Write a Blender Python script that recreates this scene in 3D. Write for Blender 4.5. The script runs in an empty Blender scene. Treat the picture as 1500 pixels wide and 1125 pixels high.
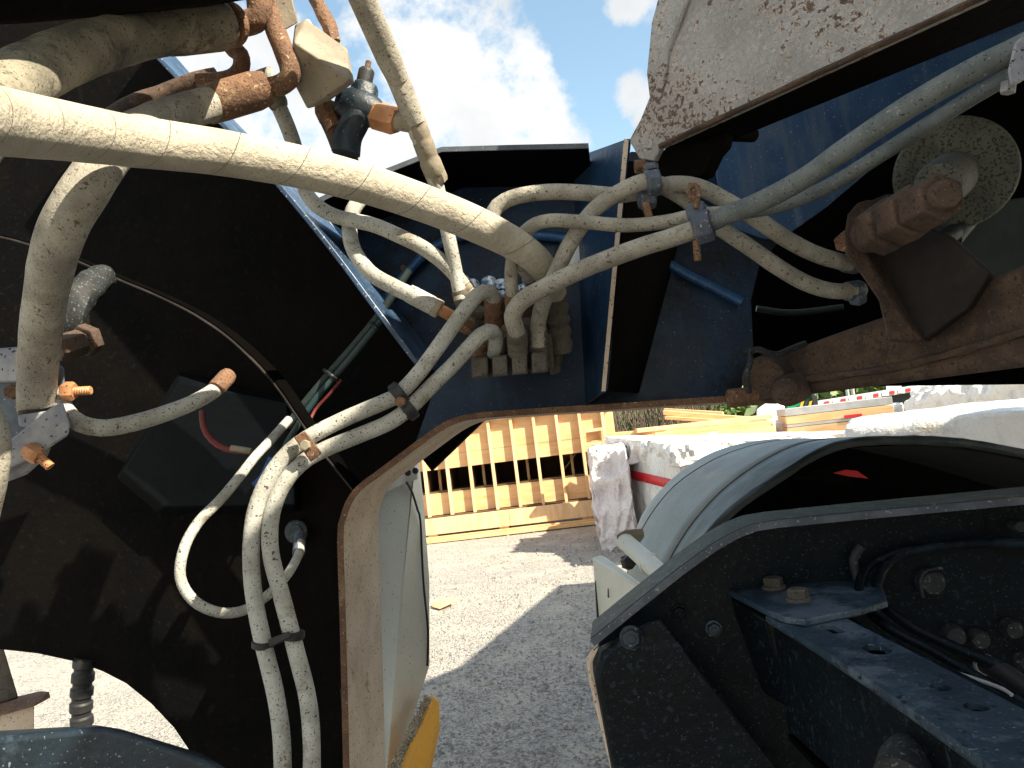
import bpy, bmesh, math, random
from mathutils import Vector as V, Matrix, noise
from mathutils.geometry import tessellate_polygon
R = random.Random(7)
sc = bpy.context.scene
col = sc.collection
# ------------------------------------------------------------ camera
FP = 1080.0                      # focal length in pixels of a 1500 px wide picture
H = 1.2                          # eye height
CU = -V((0.122, 1.0, -77.5 / FP)).normalized()
_f = V((150 / FP, (621.7 - 562.5) / FP, 1.0))
CF = (_f - CU * _f.dot(CU)).normalized()
CR = CF.cross(CU)
def w(v):
    return V((v.dot(CR), v.dot(CF), v.dot(CU)))
EYE = V((0, 0, H))
def ray(px, py):
    return w(V(((px - 750) / FP, (py - 562.5) / FP, 1.0)))
def P(px, py, d):
    return EYE + ray(px, py) * d
def PY(px, py, Y):
    r = ray(px, py); return EYE + r * (Y / r.y)
def PZ(px, py, z):
    r = ray(px, py); return EYE + r * ((z - H) / r.z)
def G(px, py):
    return PZ(px, py, 0)
def PN(px, py, p, n):
    r = ray(px, py); return EYE + r * ((p - EYE).dot(n) / r.dot(n))
cd = bpy.data.cameras.new('camera'); cam = bpy.data.objects.new('camera', cd); col.objects.link(cam)
cx, cy, cz = w(V((1, 0, 0))), w(V((0, -1, 0))), w(V((0, 0, -1)))
m = Matrix((cx, cy, cz)).transposed().to_4x4(); m.translation = EYE
cam.matrix_world = m
cd.sensor_width = 36; cd.lens = 36 * FP / 1500; cd.clip_start = 0.02; cd.clip_end = 1500
sc.camera = cam
# ------------------------------------------------------------ world, sun, exposure
SUN = V((0.66, -0.36, 0.66)).normalized()
world = bpy.data.worlds.new('World'); sc.world = world; world.use_nodes = True
nt = world.node_tree; nt.nodes.clear()
def N(t, kind, **kw):
    n = t.nodes.new(kind)
    for k, v in kw.items():
        if k.startswith('i_'):
            n.inputs[int(k[2:])].default_value = v
        else:
            setattr(n, k, v)
    return n
sky = N(nt, 'ShaderNodeTexSky', sky_type='NISHITA', sun_disc=False, sun_elevation=math.asin(SUN.z),
        sun_rotation=math.atan2(SUN.x, SUN.y), air_density=1.0, dust_density=1.6, ozone_density=1.4)
tc = N(nt, 'ShaderNodeTexCoord')
blobs = [(615, 30, 70), (630, 110, 110), (690, 165, 110), (765, 190, 75), (765, 100, 42), (540, 190, 80), (440, 190, 90),
         (330, 150, 110), (270, 80, 90), (930, 140, 24), (952, 150, 26), (925, 2, 26), (950, -10, 30), (470, 320, 90)]
acc = None
for (bx, by, br) in blobs:
    d = ray(bx, by).normalized()
    cosr = math.cos(math.atan(br / FP))
    dp = N(nt, 'ShaderNodeVectorMath', operation='DOT_PRODUCT'); nt.links.new(tc.outputs['Generated'], dp.inputs[0]); dp.inputs[1].default_value = d
    mr = N(nt, 'ShaderNodeMapRange'); nt.links.new(dp.outputs['Value'], mr.inputs[0])
    mr.inputs[1].default_value = 1 - (1 - cosr) * 2.6; mr.inputs[2].default_value = 1 - (1 - cosr) * 0.1; mr.inputs[4].default_value = 0.85
    if acc is None: acc = mr.outputs[0]
    else:
        mx = N(nt, 'ShaderNodeMath', operation='MAXIMUM'); nt.links.new(acc, mx.inputs[0]); nt.links.new(mr.outputs[0], mx.inputs[1]); acc = mx.outputs[0]
nz = N(nt, 'ShaderNodeTexNoise', noise_dimensions='3D'); nt.links.new(tc.outputs['Generated'], nz.inputs['Vector'])
nz.inputs['Scale'].default_value = 11; nz.inputs['Detail'].default_value = 9; nz.inputs['Roughness'].default_value = 0.62
nz2 = N(nt, 'ShaderNodeTexNoise'); nt.links.new(tc.outputs['Generated'], nz2.inputs['Vector'])
nz2.inputs['Scale'].default_value = 2.6; nz2.inputs['Detail'].default_value = 6
fw = ray(750, 400).normalized()       # clouds elsewhere in the sky
dpv = N(nt, 'ShaderNodeVectorMath', operation='DOT_PRODUCT'); nt.links.new(tc.outputs['Generated'], dpv.inputs[0]); dpv.inputs[1].default_value = fw
away = N(nt, 'ShaderNodeMapRange'); nt.links.new(dpv.outputs['Value'], away.inputs[0]); away.inputs[1].default_value = 0.86; away.inputs[2].default_value = 0.6
el = N(nt, 'ShaderNodeMapRange'); nt.links.new(nz2.outputs[0], el.inputs[0]); el.inputs[1].default_value = 0.36; el.inputs[2].default_value = 0.54; el.inputs[4].default_value = 0.9
mu = N(nt, 'ShaderNodeMath', operation='MULTIPLY'); nt.links.new(away.outputs[0], mu.inputs[0]); nt.links.new(el.outputs[0], mu.inputs[1])
mx = N(nt, 'ShaderNodeMath', operation='MAXIMUM'); nt.links.new(acc, mx.inputs[0]); nt.links.new(mu.outputs[0], mx.inputs[1])
s1 = N(nt, 'ShaderNodeMath', operation='MULTIPLY_ADD'); nt.links.new(nz.outputs[0], s1.inputs[0]); s1.inputs[1].default_value = 2.9; nt.links.new(mx.outputs[0], s1.inputs[2])
cl = N(nt, 'ShaderNodeMapRange', interpolation_type='SMOOTHSTEP'); nt.links.new(s1.outputs[0], cl.inputs[0]); cl.inputs[1].default_value = 1.72; cl.inputs[2].default_value = 2.3
hz = N(nt, 'ShaderNodeSeparateXYZ'); nt.links.new(tc.outputs['Generated'], hz.inputs[0])
cc = N(nt, 'ShaderNodeMixRGB'); 
nz3 = N(nt, 'ShaderNodeTexNoise'); nt.links.new(tc.outputs['Generated'], nz3.inputs['Vector']); nz3.inputs['Scale'].default_value = 5.5; nz3.inputs['Detail'].default_value = 7
cr3 = N(nt, 'ShaderNodeMapRange'); nt.links.new(nz3.outputs[0], cr3.inputs[0]); cr3.inputs[1].default_value = 0.42; cr3.inputs[2].default_value = 0.66; nt.links.new(cr3.outputs[0], cc.inputs[0]); cc.inputs[1].default_value = (1.22, 1.22, 1.20, 1); cc.inputs[2].default_value = (0.84, 0.88, 0.92, 1)
skm = N(nt, 'ShaderNodeMixRGB', blend_type='MULTIPLY', i_0=1.0); nt.links.new(sky.outputs[0], skm.inputs[1]); skm.inputs[2].default_value = (0.40, 0.40, 0.33, 1)
mix = N(nt, 'ShaderNodeMixRGB'); nt.links.new(cl.outputs[0], mix.inputs[0]); nt.links.new(skm.outputs[0], mix.inputs[1]); nt.links.new(cc.outputs[0], mix.inputs[2])
bg = N(nt, 'ShaderNodeBackground'); bg.inputs[1].default_value = 0.14; nt.links.new(mix.outputs[0], bg.inputs[0])
wo = N(nt, 'ShaderNodeOutputWorld'); nt.links.new(bg.outputs[0], wo.inputs[0])
sl = bpy.data.lights.new('sun', 'SUN'); sl.energy = 2.0; sl.angle = math.radians(0.5); sl.color = (1.0, 0.90, 0.72)
so = bpy.data.objects.new('sun', sl); col.objects.link(so); so.rotation_euler = SUN.to_track_quat('Z', 'Y').to_euler(); so.location = (3, -2, 8)
sc.view_settings.view_transform = 'Standard'; sc.view_settings.look = 'None'; sc.view_settings.gamma = 1
sc.view_settings.use_curve_mapping = False; sc.view_settings.exposure = 2.7
# ------------------------------------------------------------ materials
SPK = 2.6
def material(name, a, b=None, s=6.0, spk=None, stain=None, rough=0.6, metal=0.0, bump=None, uv=None, grain=None, alpha=None, spec=0.5, streak=None):
    m = bpy.data.materials.new(name); m.use_nodes = True; t = m.node_tree; t.nodes.clear(); L = t.links.new
    out = N(t, 'ShaderNodeOutputMaterial'); bs = N(t, 'ShaderNodeBsdfPrincipled'); L(bs.outputs[0], out.inputs[0])
    tc = N(t, 'ShaderNodeTexCoord'); co = tc.outputs['Object']
    if grain:
        mp = N(t, 'ShaderNodeMapping'); L(co, mp.inputs[0]); mp.inputs['Scale'].default_value = grain; cg = mp.outputs[0]
    else: cg = co
    def noise_(scale, detail=5, r=0.6, vec=co):
        n = N(t, 'ShaderNodeTexNoise'); L(vec, n.inputs['Vector']); n.inputs['Scale'].default_value = scale
        n.inputs['Detail'].default_value = detail; n.inputs['Roughness'].default_value = r; return n.outputs[0]
    def ramp(x, lo, hi):
        r = N(t, 'ShaderNodeMapRange', interpolation_type='SMOOTHSTEP'); L(x, r.inputs[0]); r.inputs[1].default_value = lo; r.inputs[2].default_value = hi; return r.outputs[0]
    def mixc(f, c1, c2):
        x = N(t, 'ShaderNodeMixRGB')
        L(f, x.inputs[0])
        for i, c in ((1, c1), (2, c2)):
            if isinstance(c, tuple): x.inputs[i].default_value = (*c[:3], 1)
            else: L(c, x.inputs[i])
        return x.outputs[0]
    b = b or tuple(c * 0.7 for c in a)
    c = mixc(ramp(noise_(s, vec=cg), 0.35, 0.65), a, b)
    hgt = None
    if streak:       # (colour, amount) vertical runs
        mp = N(t, 'ShaderNodeMapping'); L(co, mp.inputs[0]); mp.inputs['Scale'].default_value = (1, 1, 0.12)
        c = mixc(ramp(noise_(streak[2], 6, 0.65, mp.outputs[0]), streak[1], streak[1] + 0.2), c, streak[0])
    if stain:        # (colour, scale, threshold)
        f = ramp(noise_(stain[1], 7, 0.7), stain[2], stain[2] + 0.14)
        c = mixc(f, c, stain[0])
    if spk:          # list of (colour, scale, threshold)
        for (sc_, ss, th) in spk:
            c = mixc(ramp(noise_(ss * SPK, 2, 0.5), th - 0.02, th + 0.02), c, sc_)
    if uv:           # helical wrap joints on a big hose: (pitch, width)
        sx = N(t, 'ShaderNodeSeparateXYZ'); L(tc.outputs['UV'], sx.inputs[0])
        a1 = N(t, 'ShaderNodeMath', operation='MULTIPLY_ADD'); L(sx.outputs[1], a1.inputs[0]); a1.inputs[1].default_value = uv[0]; L(sx.outputs[0], a1.inputs[2])
        md = N(t, 'ShaderNodeMath', operation='PINGPONG'); L(a1.outputs[0], md.inputs[0]); md.inputs[1].default_value = uv[0] / 2
        ln = N(t, 'ShaderNodeMapRange'); L(md.outputs[0], ln.inputs[0]); ln.inputs[1].default_value = 0; ln.inputs[2].default_value = uv[1]
        ln.inputs[3].default_value = 0.8; ln.inputs[4].default_value = 0
        c = mixc(ln.outputs[0], c, tuple(k * 0.3 for k in a))
        hgt = ln.outputs[0]
    L(c, bs.inputs['Base Color'])
    bs.inputs['Metallic'].default_value = metal
    rr = N(t, 'ShaderNodeMapRange'); L(noise_(s * 3), rr.inputs[0]); rr.inputs[3].default_value = max(0.05, rough - 0.15); rr.inputs[4].default_value = min(1, rough + 0.15); L(rr.outputs[0], bs.inputs['Roughness'])
    bs.inputs['Specular IOR Level'].default_value = spec
    if bump:         # list of (scale, distance)
        prev = None
        for (bsz, bd) in bump:
            bn = N(t, 'ShaderNodeBump'); bn.inputs['Distance'].default_value = bd; bn.inputs['Strength'].default_value = 1.0
            L(noise_(bsz, 6, 0.6), bn.inputs['Height'])
            if prev: L(prev, bn.inputs['Normal'])
            prev = bn.outputs[0]
        if hgt:
            bn = N(t, 'ShaderNodeBump', invert=True); bn.inputs['Distance'].default_value = 0.0015; L(hgt, bn.inputs['Height']); L(prev, bn.inputs['Normal']); prev = bn.outputs[0]
        L(prev, bs.inputs['Normal'])
    if alpha: bs.inputs['Transmission Weight'].default_value = alpha
    return m
BLK = (0.012, 0.011, 0.010)
M = {}
M['hose'] = material('hose_sleeve', (0.37, 0.345, 0.285), (0.24, 0.22, 0.18), 22, spk=[((0.06, 0.048, 0.035), 170, 0.66), ((0.12, 0.09, 0.06), 60, 0.66), ((0.02, 0.015, 0.01), 130, 0.70)], stain=((0.22, 0.19, 0.145), 16, 0.54), rough=0.85, bump=[(350, 0.0012), (110, 0.0015), (30, 0.002)])
M['hosew'] = material('hose_sleeve_pale', (0.43, 0.425, 0.38), (0.31, 0.30, 0.26), 22, spk=[((0.03, 0.028, 0.025), 140, 0.65), ((0.06, 0.05, 0.04), 60, 0.68)], stain=((0.20, 0.17, 0.12), 18, 0.55), rough=0.8, bump=[(350, 0.001), (110, 0.0012), (30, 0.002)])
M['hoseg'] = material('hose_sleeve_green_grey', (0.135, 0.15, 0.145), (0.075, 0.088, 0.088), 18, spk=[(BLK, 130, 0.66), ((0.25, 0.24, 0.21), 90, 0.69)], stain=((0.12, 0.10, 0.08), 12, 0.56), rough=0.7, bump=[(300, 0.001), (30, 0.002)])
M['bighose'] = material('hose_wrapped_sleeve', (0.47, 0.425, 0.335), (0.38, 0.34, 0.265), 14, spk=[((0.2, 0.17, 0.12), 90, 0.70)], stain=((0.36, 0.30, 0.22), 14, 0.58), rough=0.85, uv=(0.088, 0.0008), bump=[(700, 0.001), (170, 0.003), (60, 0.004)])
M['oldhose'] = material('hose_sleeve_mouldy', (0.25, 0.225, 0.165), (0.14, 0.128, 0.095), 24, spk=[((0.05, 0.045, 0.03), 110, 0.64)], stain=((0.06, 0.055, 0.04), 17, 0.50), rough=0.85, bump=[(300, 0.0012), (25, 0.004)])
M['rust'] = material('rusty_steel', (0.20, 0.105, 0.055), (0.12, 0.062, 0.035), 25, spk=[((0.055, 0.03, 0.02), 150, 0.60), ((0.33, 0.24, 0.15), 60, 0.67)], stain=((0.27, 0.175, 0.095), 14, 0.55), rough=0.85, bump=[(160, 0.002), (40, 0.002)])
M['brass'] = material('orange_zinc_steel', (0.62, 0.30, 0.14), (0.45, 0.20, 0.09), 30, spk=[(BLK, 90, 0.68)], rough=0.45, metal=0.3, bump=[(150, 0.001)])
M['brown'] = material('brown_grimy_steel', (0.088, 0.052, 0.034), (0.038, 0.023, 0.016), 16, spk=[((0.03, 0.02, 0.014), 70, 0.62), ((0.15, 0.10, 0.07), 110, 0.68)], stain=((0.095, 0.06, 0.036), 14, 0.52), rough=0.85, bump=[(80, 0.003), (22, 0.004)])
M['darkbrown'] = material('dark_brown_steel', (0.018, 0.012, 0.009), (0.009, 0.006, 0.005), 14, stain=((0.035, 0.022, 0.014), 10, 0.55), rough=0.85, bump=[(80, 0.003)])
M['greyedge'] = material('worn_grey_edge', (0.085, 0.095, 0.11), (0.04, 0.05, 0.065), 20, spk=[((0.2, 0.2, 0.2), 80, 0.66)], rough=0.6)
M['railtop'] = material('dusty_rail_top', (0.030, 0.040, 0.045), (0.014, 0.021, 0.026), 16, spk=[((0.3, 0.3, 0.28), 90, 0.70)], stain=((0.095, 0.075, 0.055), 9, 0.58), rough=0.6, bump=[(80, 0.002)])
M['tan'] = material('tan_dusty_paint', (0.27, 0.235, 0.17), (0.19, 0.16, 0.115), 20, spk=[((0.1, 0.06, 0.04), 60, 0.68)], stain=((0.28, 0.2, 0.12), 14, 0.6), rough=0.7, bump=[(120, 0.0012)])
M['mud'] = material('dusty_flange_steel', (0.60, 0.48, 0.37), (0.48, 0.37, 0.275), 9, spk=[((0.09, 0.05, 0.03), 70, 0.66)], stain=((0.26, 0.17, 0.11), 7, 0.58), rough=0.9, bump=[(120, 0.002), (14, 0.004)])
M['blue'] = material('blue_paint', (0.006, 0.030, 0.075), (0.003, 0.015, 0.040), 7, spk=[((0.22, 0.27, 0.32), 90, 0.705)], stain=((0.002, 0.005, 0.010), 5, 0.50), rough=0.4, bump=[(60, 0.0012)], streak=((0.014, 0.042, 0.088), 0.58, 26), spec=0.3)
M['bluemid'] = material('scuffed_blue_paint', (0.013, 0.045, 0.10), (0.006, 0.024, 0.058), 6, spk=[((0.20, 0.22, 0.24), 95, 0.69)], stain=((0.035, 0.06, 0.09), 9, 0.57), rough=0.45, bump=[(60, 0.0015)], streak=((0.045, 0.075, 0.115), 0.54, 30), spec=0.3)
M['bluelt'] = material('lit_blue_paint', (0.055, 0.125, 0.25), (0.03, 0.08, 0.18), 5, spk=[((0.30, 0.33, 0.36), 75, 0.69)], stain=((0.10, 0.15, 0.22), 6, 0.55), rough=0.35, bump=[(60, 0.0012)], streak=((0.10, 0.15, 0.23), 0.5, 30))
M['navy'] = material('dirty_navy_paint', (0.0016, 0.0055, 0.0085), (0.0009, 0.0028, 0.0045), 7, spk=[((0.06, 0.085, 0.10), 150, 0.705), ((0.010, 0.02, 0.027), 45, 0.64)], stain=((0.011, 0.022, 0.030), 4.5, 0.57), rough=0.5, spec=0.16, bump=[(70, 0.0015)])
M['navyplain'] = material('plain_navy_panel', (0.0020, 0.0036, 0.0055), (0.0015, 0.0024, 0.0035), 5, stain=((0.005, 0.009, 0.013), 9, 0.6), rough=0.6, spec=0.1, bump=[(60, 0.002)])  # plain dark navy of the slanted housing
M['navytop'] = material('dusty_navy_paint', (0.008, 0.020, 0.032), (0.004, 0.011, 0.018), 14, spk=[((0.16, 0.20, 0.23), 80, 0.69)], stain=((0.035, 0.055, 0.075), 12, 0.55), rough=0.5, bump=[(70, 0.002)])
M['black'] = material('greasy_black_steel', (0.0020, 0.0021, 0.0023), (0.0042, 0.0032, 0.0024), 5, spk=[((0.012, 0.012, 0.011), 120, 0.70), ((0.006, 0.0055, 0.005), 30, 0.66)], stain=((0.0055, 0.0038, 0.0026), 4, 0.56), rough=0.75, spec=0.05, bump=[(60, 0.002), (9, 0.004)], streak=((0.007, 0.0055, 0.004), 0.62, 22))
M['nearblack'] = material('near_black_steel', (0.001, 0.001, 0.001), (0.002, 0.0016, 0.0012), 8, rough=0.9, spec=0.03, bump=[(60, 0.002)])  # near-black base for cavity plates, wheel well and rib
M['beamtop'] = material('dust_settled_navy_paint', (0.022, 0.045, 0.070), (0.011, 0.025, 0.042), 16, spk=[((0.16, 0.19, 0.22), 120, 0.68), ((0.006, 0.012, 0.018), 40, 0.66)], stain=((0.075, 0.105, 0.14), 11, 0.50), rough=0.5, bump=[(90, 0.002)])
M['edge'] = material('chipped_edge_steel', (0.016, 0.021, 0.024), (0.006, 0.006, 0.006), 40, spk=[((0.10, 0.10, 0.09), 90, 0.64)], rough=0.7, bump=[(120, 0.001)])
M['blade'] = material('pale_blue_edge', (0.035, 0.075, 0.14), (0.012, 0.03, 0.065), 12, spk=[((0.5, 0.5, 0.5), 80, 0.68)], rough=0.4, bump=[(60, 0.001)])
M['rubber'] = material('black_rubber', (0.012, 0.012, 0.013), (0.02, 0.02, 0.02), 20, rough=0.55, bump=[(100, 0.001)])
M['grey'] = material('grey_plastic_clamp', (0.09, 0.11, 0.14), (0.045, 0.055, 0.08), 18, spk=[((0.3, 0.32, 0.35), 70, 0.68)], stain=((0.2, 0.16, 0.12), 20, 0.6), rough=0.55, bump=[(90, 0.001)])
M['greylt'] = material('grey_dusty_clamp', (0.36, 0.36, 0.36), (0.20, 0.21, 0.25), 18, spk=[(BLK, 70, 0.66)], stain=((0.4, 0.33, 0.24), 20, 0.55), rough=0.6, bump=[(90, 0.0015)])
M['valve'] = material('dusty_valve_steel', (0.11, 0.095, 0.075), (0.065, 0.055, 0.042), 25, spk=[((0.03, 0.025, 0.02), 120, 0.62)], stain=((0.09, 0.07, 0.05), 22, 0.55), rough=0.85, bump=[(120, 0.002)])
M['chrome'] = material('chipped_zinc', (0.55, 0.60, 0.66), (0.03, 0.10, 0.2), 55, spk=[(BLK, 60, 0.60)], rough=0.3, metal=0.35, bump=[(60, 0.003)])
M['disc'] = material('pitted_steel_disc', (0.12, 0.12, 0.095), (0.075, 0.08, 0.066), 26, spk=[((0.03, 0.028, 0.024), 95, 0.57)], stain=((0.07, 0.055, 0.04), 9, 0.58), rough=0.75, bump=[(110, 0.003)])
M['teal'] = material('dark_teal_steel', (0.018, 0.034, 0.032), (0.012, 0.020, 0.02), 12, stain=((0.04, 0.06, 0.055), 9, 0.62), rough=0.6, bump=[(80, 0.001)])
M['lip'] = material('dark_fender_lip', (0.035, 0.045, 0.045), (0.02, 0.027, 0.028), 5, stain=((0.07, 0.075, 0.07), 6, 0.58), rough=0.5, bump=[(140, 0.001), (6, 0.01)])
M['fender'] = material('grey_plastic_fender', (0.25, 0.265, 0.25), (0.19, 0.20, 0.19), 3, spk=[((0.10, 0.095, 0.08), 60, 0.69)], stain=((0.29, 0.275, 0.235), 5, 0.54), rough=0.55, bump=[(140, 0.001), (5, 0.006)])
M['cream'] = material('cream_and_sunlit_metal', (0.76, 0.74, 0.64), (0.68, 0.65, 0.55), 4, spk=[((0.15, 0.11, 0.08), 60, 0.715)], rough=0.5, bump=[(60, 0.001)])
M['panel'] = material('pale_grey_panel', (0.70, 0.74, 0.72), (0.62, 0.66, 0.64), 3, spk=[((0.2, 0.19, 0.17), 60, 0.70)], streak=((0.76, 0.77, 0.72), 0.55, 14), rough=0.5, bump=[(80, 0.0008)])
M['yellow'] = material('yellow_paint', (0.75, 0.36, 0.03), (0.66, 0.30, 0.025), 7, spk=[((0.35, 0.3, 0.22), 40, 0.66)], rough=0.5, bump=[(40, 0.002)])
M['grit'] = material('grit_on_step', (0.42, 0.36, 0.26), (0.22, 0.18, 0.13), 60, spk=[(BLK, 90, 0.62), ((0.7, 0.62, 0.45), 80, 0.62)], rough=0.95, bump=[(60, 0.01)])
M['wood'] = material('orange_plywood', (0.74, 0.46, 0.23), (0.64, 0.37, 0.17), 3, grain=(0.7, 0.7, 5), stain=((0.62, 0.42, 0.25), 2.2, 0.55), spk=[((0.25, 0.13, 0.06), 16, 0.72)], rough=0.7, bump=[(30, 0.001)])
M['stud'] = material('pale_timber', (0.76, 0.53, 0.31), (0.66, 0.42, 0.22), 5, grain=(4, 4, 0.5), spk=[((0.3, 0.17, 0.08), 22, 0.72)], rough=0.75, bump=[(40, 0.001)])
M['lumber'] = material('fresh_lumber', (0.76, 0.50, 0.26), (0.64, 0.38, 0.17), 3, grain=(1, 1, 12), spk=[((0.3, 0.15, 0.06), 20, 0.74)], rough=0.7, bump=[(30, 0.001)])
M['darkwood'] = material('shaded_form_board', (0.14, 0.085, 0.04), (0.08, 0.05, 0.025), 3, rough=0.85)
M['plastic'] = material('white_plastic_film', (0.84, 0.83, 0.81), (0.74, 0.72, 0.70), 2.5, stain=((0.62, 0.55, 0.46), 2.6, 0.54), rough=0.22, streak=((0.62, 0.61, 0.60), 0.50, 9), bump=[(5, 0.05), (24, 0.012)])
M['pink'] = material('pinkish_plastic_film', (0.82, 0.77, 0.77), (0.70, 0.63, 0.64), 3, rough=0.22, streak=((0.66, 0.58, 0.60), 0.5, 11), bump=[(6, 0.05), (24, 0.012)])
M['red'] = material('red_tape', (0.62, 0.012, 0.02), (0.5, 0.01, 0.015), 6, rough=0.4, bump=[(20, 0.004)])
M['white'] = material('white_paint', (0.8, 0.8, 0.78), (0.7, 0.7, 0.68), 6, rough=0.5)
M['steelpost'] = material('galvanised_steel', (0.42, 0.42, 0.42), (0.34, 0.34, 0.34), 8, rough=0.5)
M['green'] = material('green_paint', (0.02, 0.27, 0.12), (0.015, 0.2, 0.09), 5, rough=0.4)
M['leafm'] = material('leaves', (0.10, 0.15, 0.025), (0.045, 0.085, 0.016), 1.6, rough=0.6)
M['twig'] = material('dry_twigs', (0.13, 0.10, 0.07), (0.08, 0.06, 0.045), 9, rough=0.9)
M['stone'] = material('gravel_stones', (0.34, 0.31, 0.27), (0.20, 0.19, 0.18), 9, spk=[((0.45, 0.42, 0.37), 20, 0.62)], rough=0.9, bump=[(60, 0.003)])
M['bluehose'] = material('blue_tubing', (0.02, 0.10, 0.26), (0.012, 0.06, 0.17), 12, rough=0.4, spk=[((0.2, 0.25, 0.3), 80, 0.68)], bump=[(80, 0.0008)])
M['cable'] = material('teal_cable', (0.012, 0.045, 0.05), (0.03, 0.05, 0.045), 12, rough=0.6, bump=[(80, 0.0008)])
M['redcable'] = material('red_cable', (0.16, 0.02, 0.018), (0.08, 0.015, 0.012), 12, rough=0.6)
# boom plate: flaking grey paint with rust, built relief
def flaky():
    m = material('flaking_grey_paint', (0.52, 0.49, 0.465), (0.40, 0.375, 0.35), 9, rough=0.6)
    t = m.node_tree; L = t.links.new; bs = [n for n in t.nodes if n.type == 'BSDF_PRINCIPLED'][0]
    tc = [n for n in t.nodes if n.type == 'TEX_COORD'][0]
    base = bs.inputs['Base Color'].links[0].from_socket
    n1 = N(t, 'ShaderNodeTexNoise'); L(tc.outputs['Object'], n1.inputs['Vector']); n1.inputs['Scale'].default_value = 120; n1.inputs['Detail'].default_value = 9; n1.inputs['Roughness'].default_value = 0.68; n1.inputs['Distortion'].default_value = 0.6
    n2 = N(t, 'ShaderNodeTexNoise'); L(tc.outputs['Object'], n2.inputs['Vector']); n2.inputs['Scale'].default_value = 7; n2.inputs['Detail'].default_value = 4
    ad = N(t, 'ShaderNodeMath', operation='MULTIPLY_ADD'); L(n2.outputs[0], ad.inputs[0]); ad.inputs[1].default_value = 0.45; L(n1.outputs[0], ad.inputs[2])
    r = N(t, 'ShaderNodeMapRange'); L(ad.outputs[0], r.inputs[0]); r.inputs[1].default_value = 0.752; r.inputs[2].default_value = 0.785
    mc = N(t, 'ShaderNodeMixRGB'); L(r.outputs[0], mc.inputs[0]); L(base, mc.inputs[1]); mc.inputs[2].default_value = (0.25, 0.175, 0.125, 1)
    r3 = N(t, 'ShaderNodeMapRange'); L(ad.outputs[0], r3.inputs[0]); r3.inputs[1].default_value = 0.815; r3.inputs[2].default_value = 0.85
    mc3 = N(t, 'ShaderNodeMixRGB'); L(r3.outputs[0], mc3.inputs[0]); L(mc.outputs[0], mc3.inputs[1]); mc3.inputs[2].default_value = (0.11, 0.075, 0.055, 1)
    n4 = N(t, 'ShaderNodeTexNoise'); L(tc.outputs['Object'], n4.inputs['Vector']); n4.inputs['Scale'].default_value = 3.5; n4.inputs['Detail'].default_value = 5
    r4 = N(t, 'ShaderNodeMapRange'); L(n4.outputs[0], r4.inputs[0]); r4.inputs[1].default_value = 0.52; r4.inputs[2].default_value = 0.72; r4.inputs[4].default_value = 0.55
    mc4 = N(t, 'ShaderNodeMixRGB'); L(r4.outputs[0], mc4.inputs[0]); L(mc3.outputs[0], mc4.inputs[1]); mc4.inputs[2].default_value = (0.27, 0.20, 0.155, 1)
    L(mc4.outputs[0], bs.inputs['Base Color'])
    b = N(t, 'ShaderNodeBump', invert=True); b.inputs['Distance'].default_value = 0.010; b.inputs['Strength'].default_value = 1.0; L(r.outputs[0], b.inputs['Height'])
    b2 = N(t, 'ShaderNodeBump'); b2.inputs['Distance'].default_value = 0.012; L(n1.outputs[0], b2.inputs['Height']); L(b.outputs[0], b2.inputs['Normal']); L(b2.outputs[0], bs.inputs['Normal'])
    return m
M['flaky'] = flaky()
def groundmat():
    m = bpy.data.materials.new('gravel_ground'); m.use_nodes = True; t = m.node_tree; t.nodes.clear(); L = t.links.new
    out = N(t, 'ShaderNodeOutputMaterial'); bs = N(t, 'ShaderNodeBsdfPrincipled'); L(bs.outputs[0], out.inputs[0]); tc = N(t, 'ShaderNodeTexCoord')
    def nz(s, d=6, r=0.6):
        n = N(t, 'ShaderNodeTexNoise'); L(tc.outputs['Object'], n.inputs['Vector']); n.inputs['Scale'].default_value = s; n.inputs['Detail'].default_value = d; n.inputs['Roughness'].default_value = r; return n.outputs[0]
    def rp(x, a, b):
        r = N(t, 'ShaderNodeMapRange'); L(x, r.inputs[0]); r.inputs[1].default_value = a; r.inputs[2].default_value = b; return r.outputs[0]
    def mx(f, a, b):
        x = N(t, 'ShaderNodeMixRGB'); L(f, x.inputs[0])
        for i, c in ((1, a), (2, b)):
            if isinstance(c, tuple): x.inputs[i].default_value = (*c, 1)
            else: L(c, x.inputs[i])
        return x.outputs[0]
    c = mx(rp(nz(0.6), 0.4, 0.62), (0.46, 0.42, 0.365), (0.37, 0.35, 0.325))
    vo = N(t, 'ShaderNodeTexVoronoi'); L(tc.outputs['Object'], vo.inputs['Vector']); vo.inputs['Scale'].default_value = 85
    hsv = N(t, 'ShaderNodeSeparateColor'); L(vo.outputs['Color'], hsv.inputs[0])
    c = mx(rp(hsv.outputs[0], 0.25, 0.95), c, (0.23, 0.225, 0.22))
    c = mx(rp(hsv.outputs[1], 0.8, 1.0), c, (0.52, 0.49, 0.44))
    c = mx(rp(nz(22, 4, 0.7), 0.60, 0.68), c, (0.13, 0.125, 0.12))
    c = mx(rp(nz(2.4, 5, 0.65), 0.50, 0.66), c, (0.50, 0.46, 0.39))
    L(c, bs.inputs['Base Color']); bs.inputs['Roughness'].default_value = 0.95
    b = N(t, 'ShaderNodeBump', invert=True); b.inputs['Distance'].default_value = 0.012; L(vo.outputs['Distance'], b.inputs['Height'])
    b2 = N(t, 'ShaderNodeBump'); b2.inputs['Distance'].default_value = 0.02; L(nz(12, 8, 0.7), b2.inputs['Height']); L(b.outputs[0], b2.inputs['Normal']); L(b2.outputs[0], bs.inputs['Normal'])
    return m
M['ground'] = groundmat()
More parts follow.
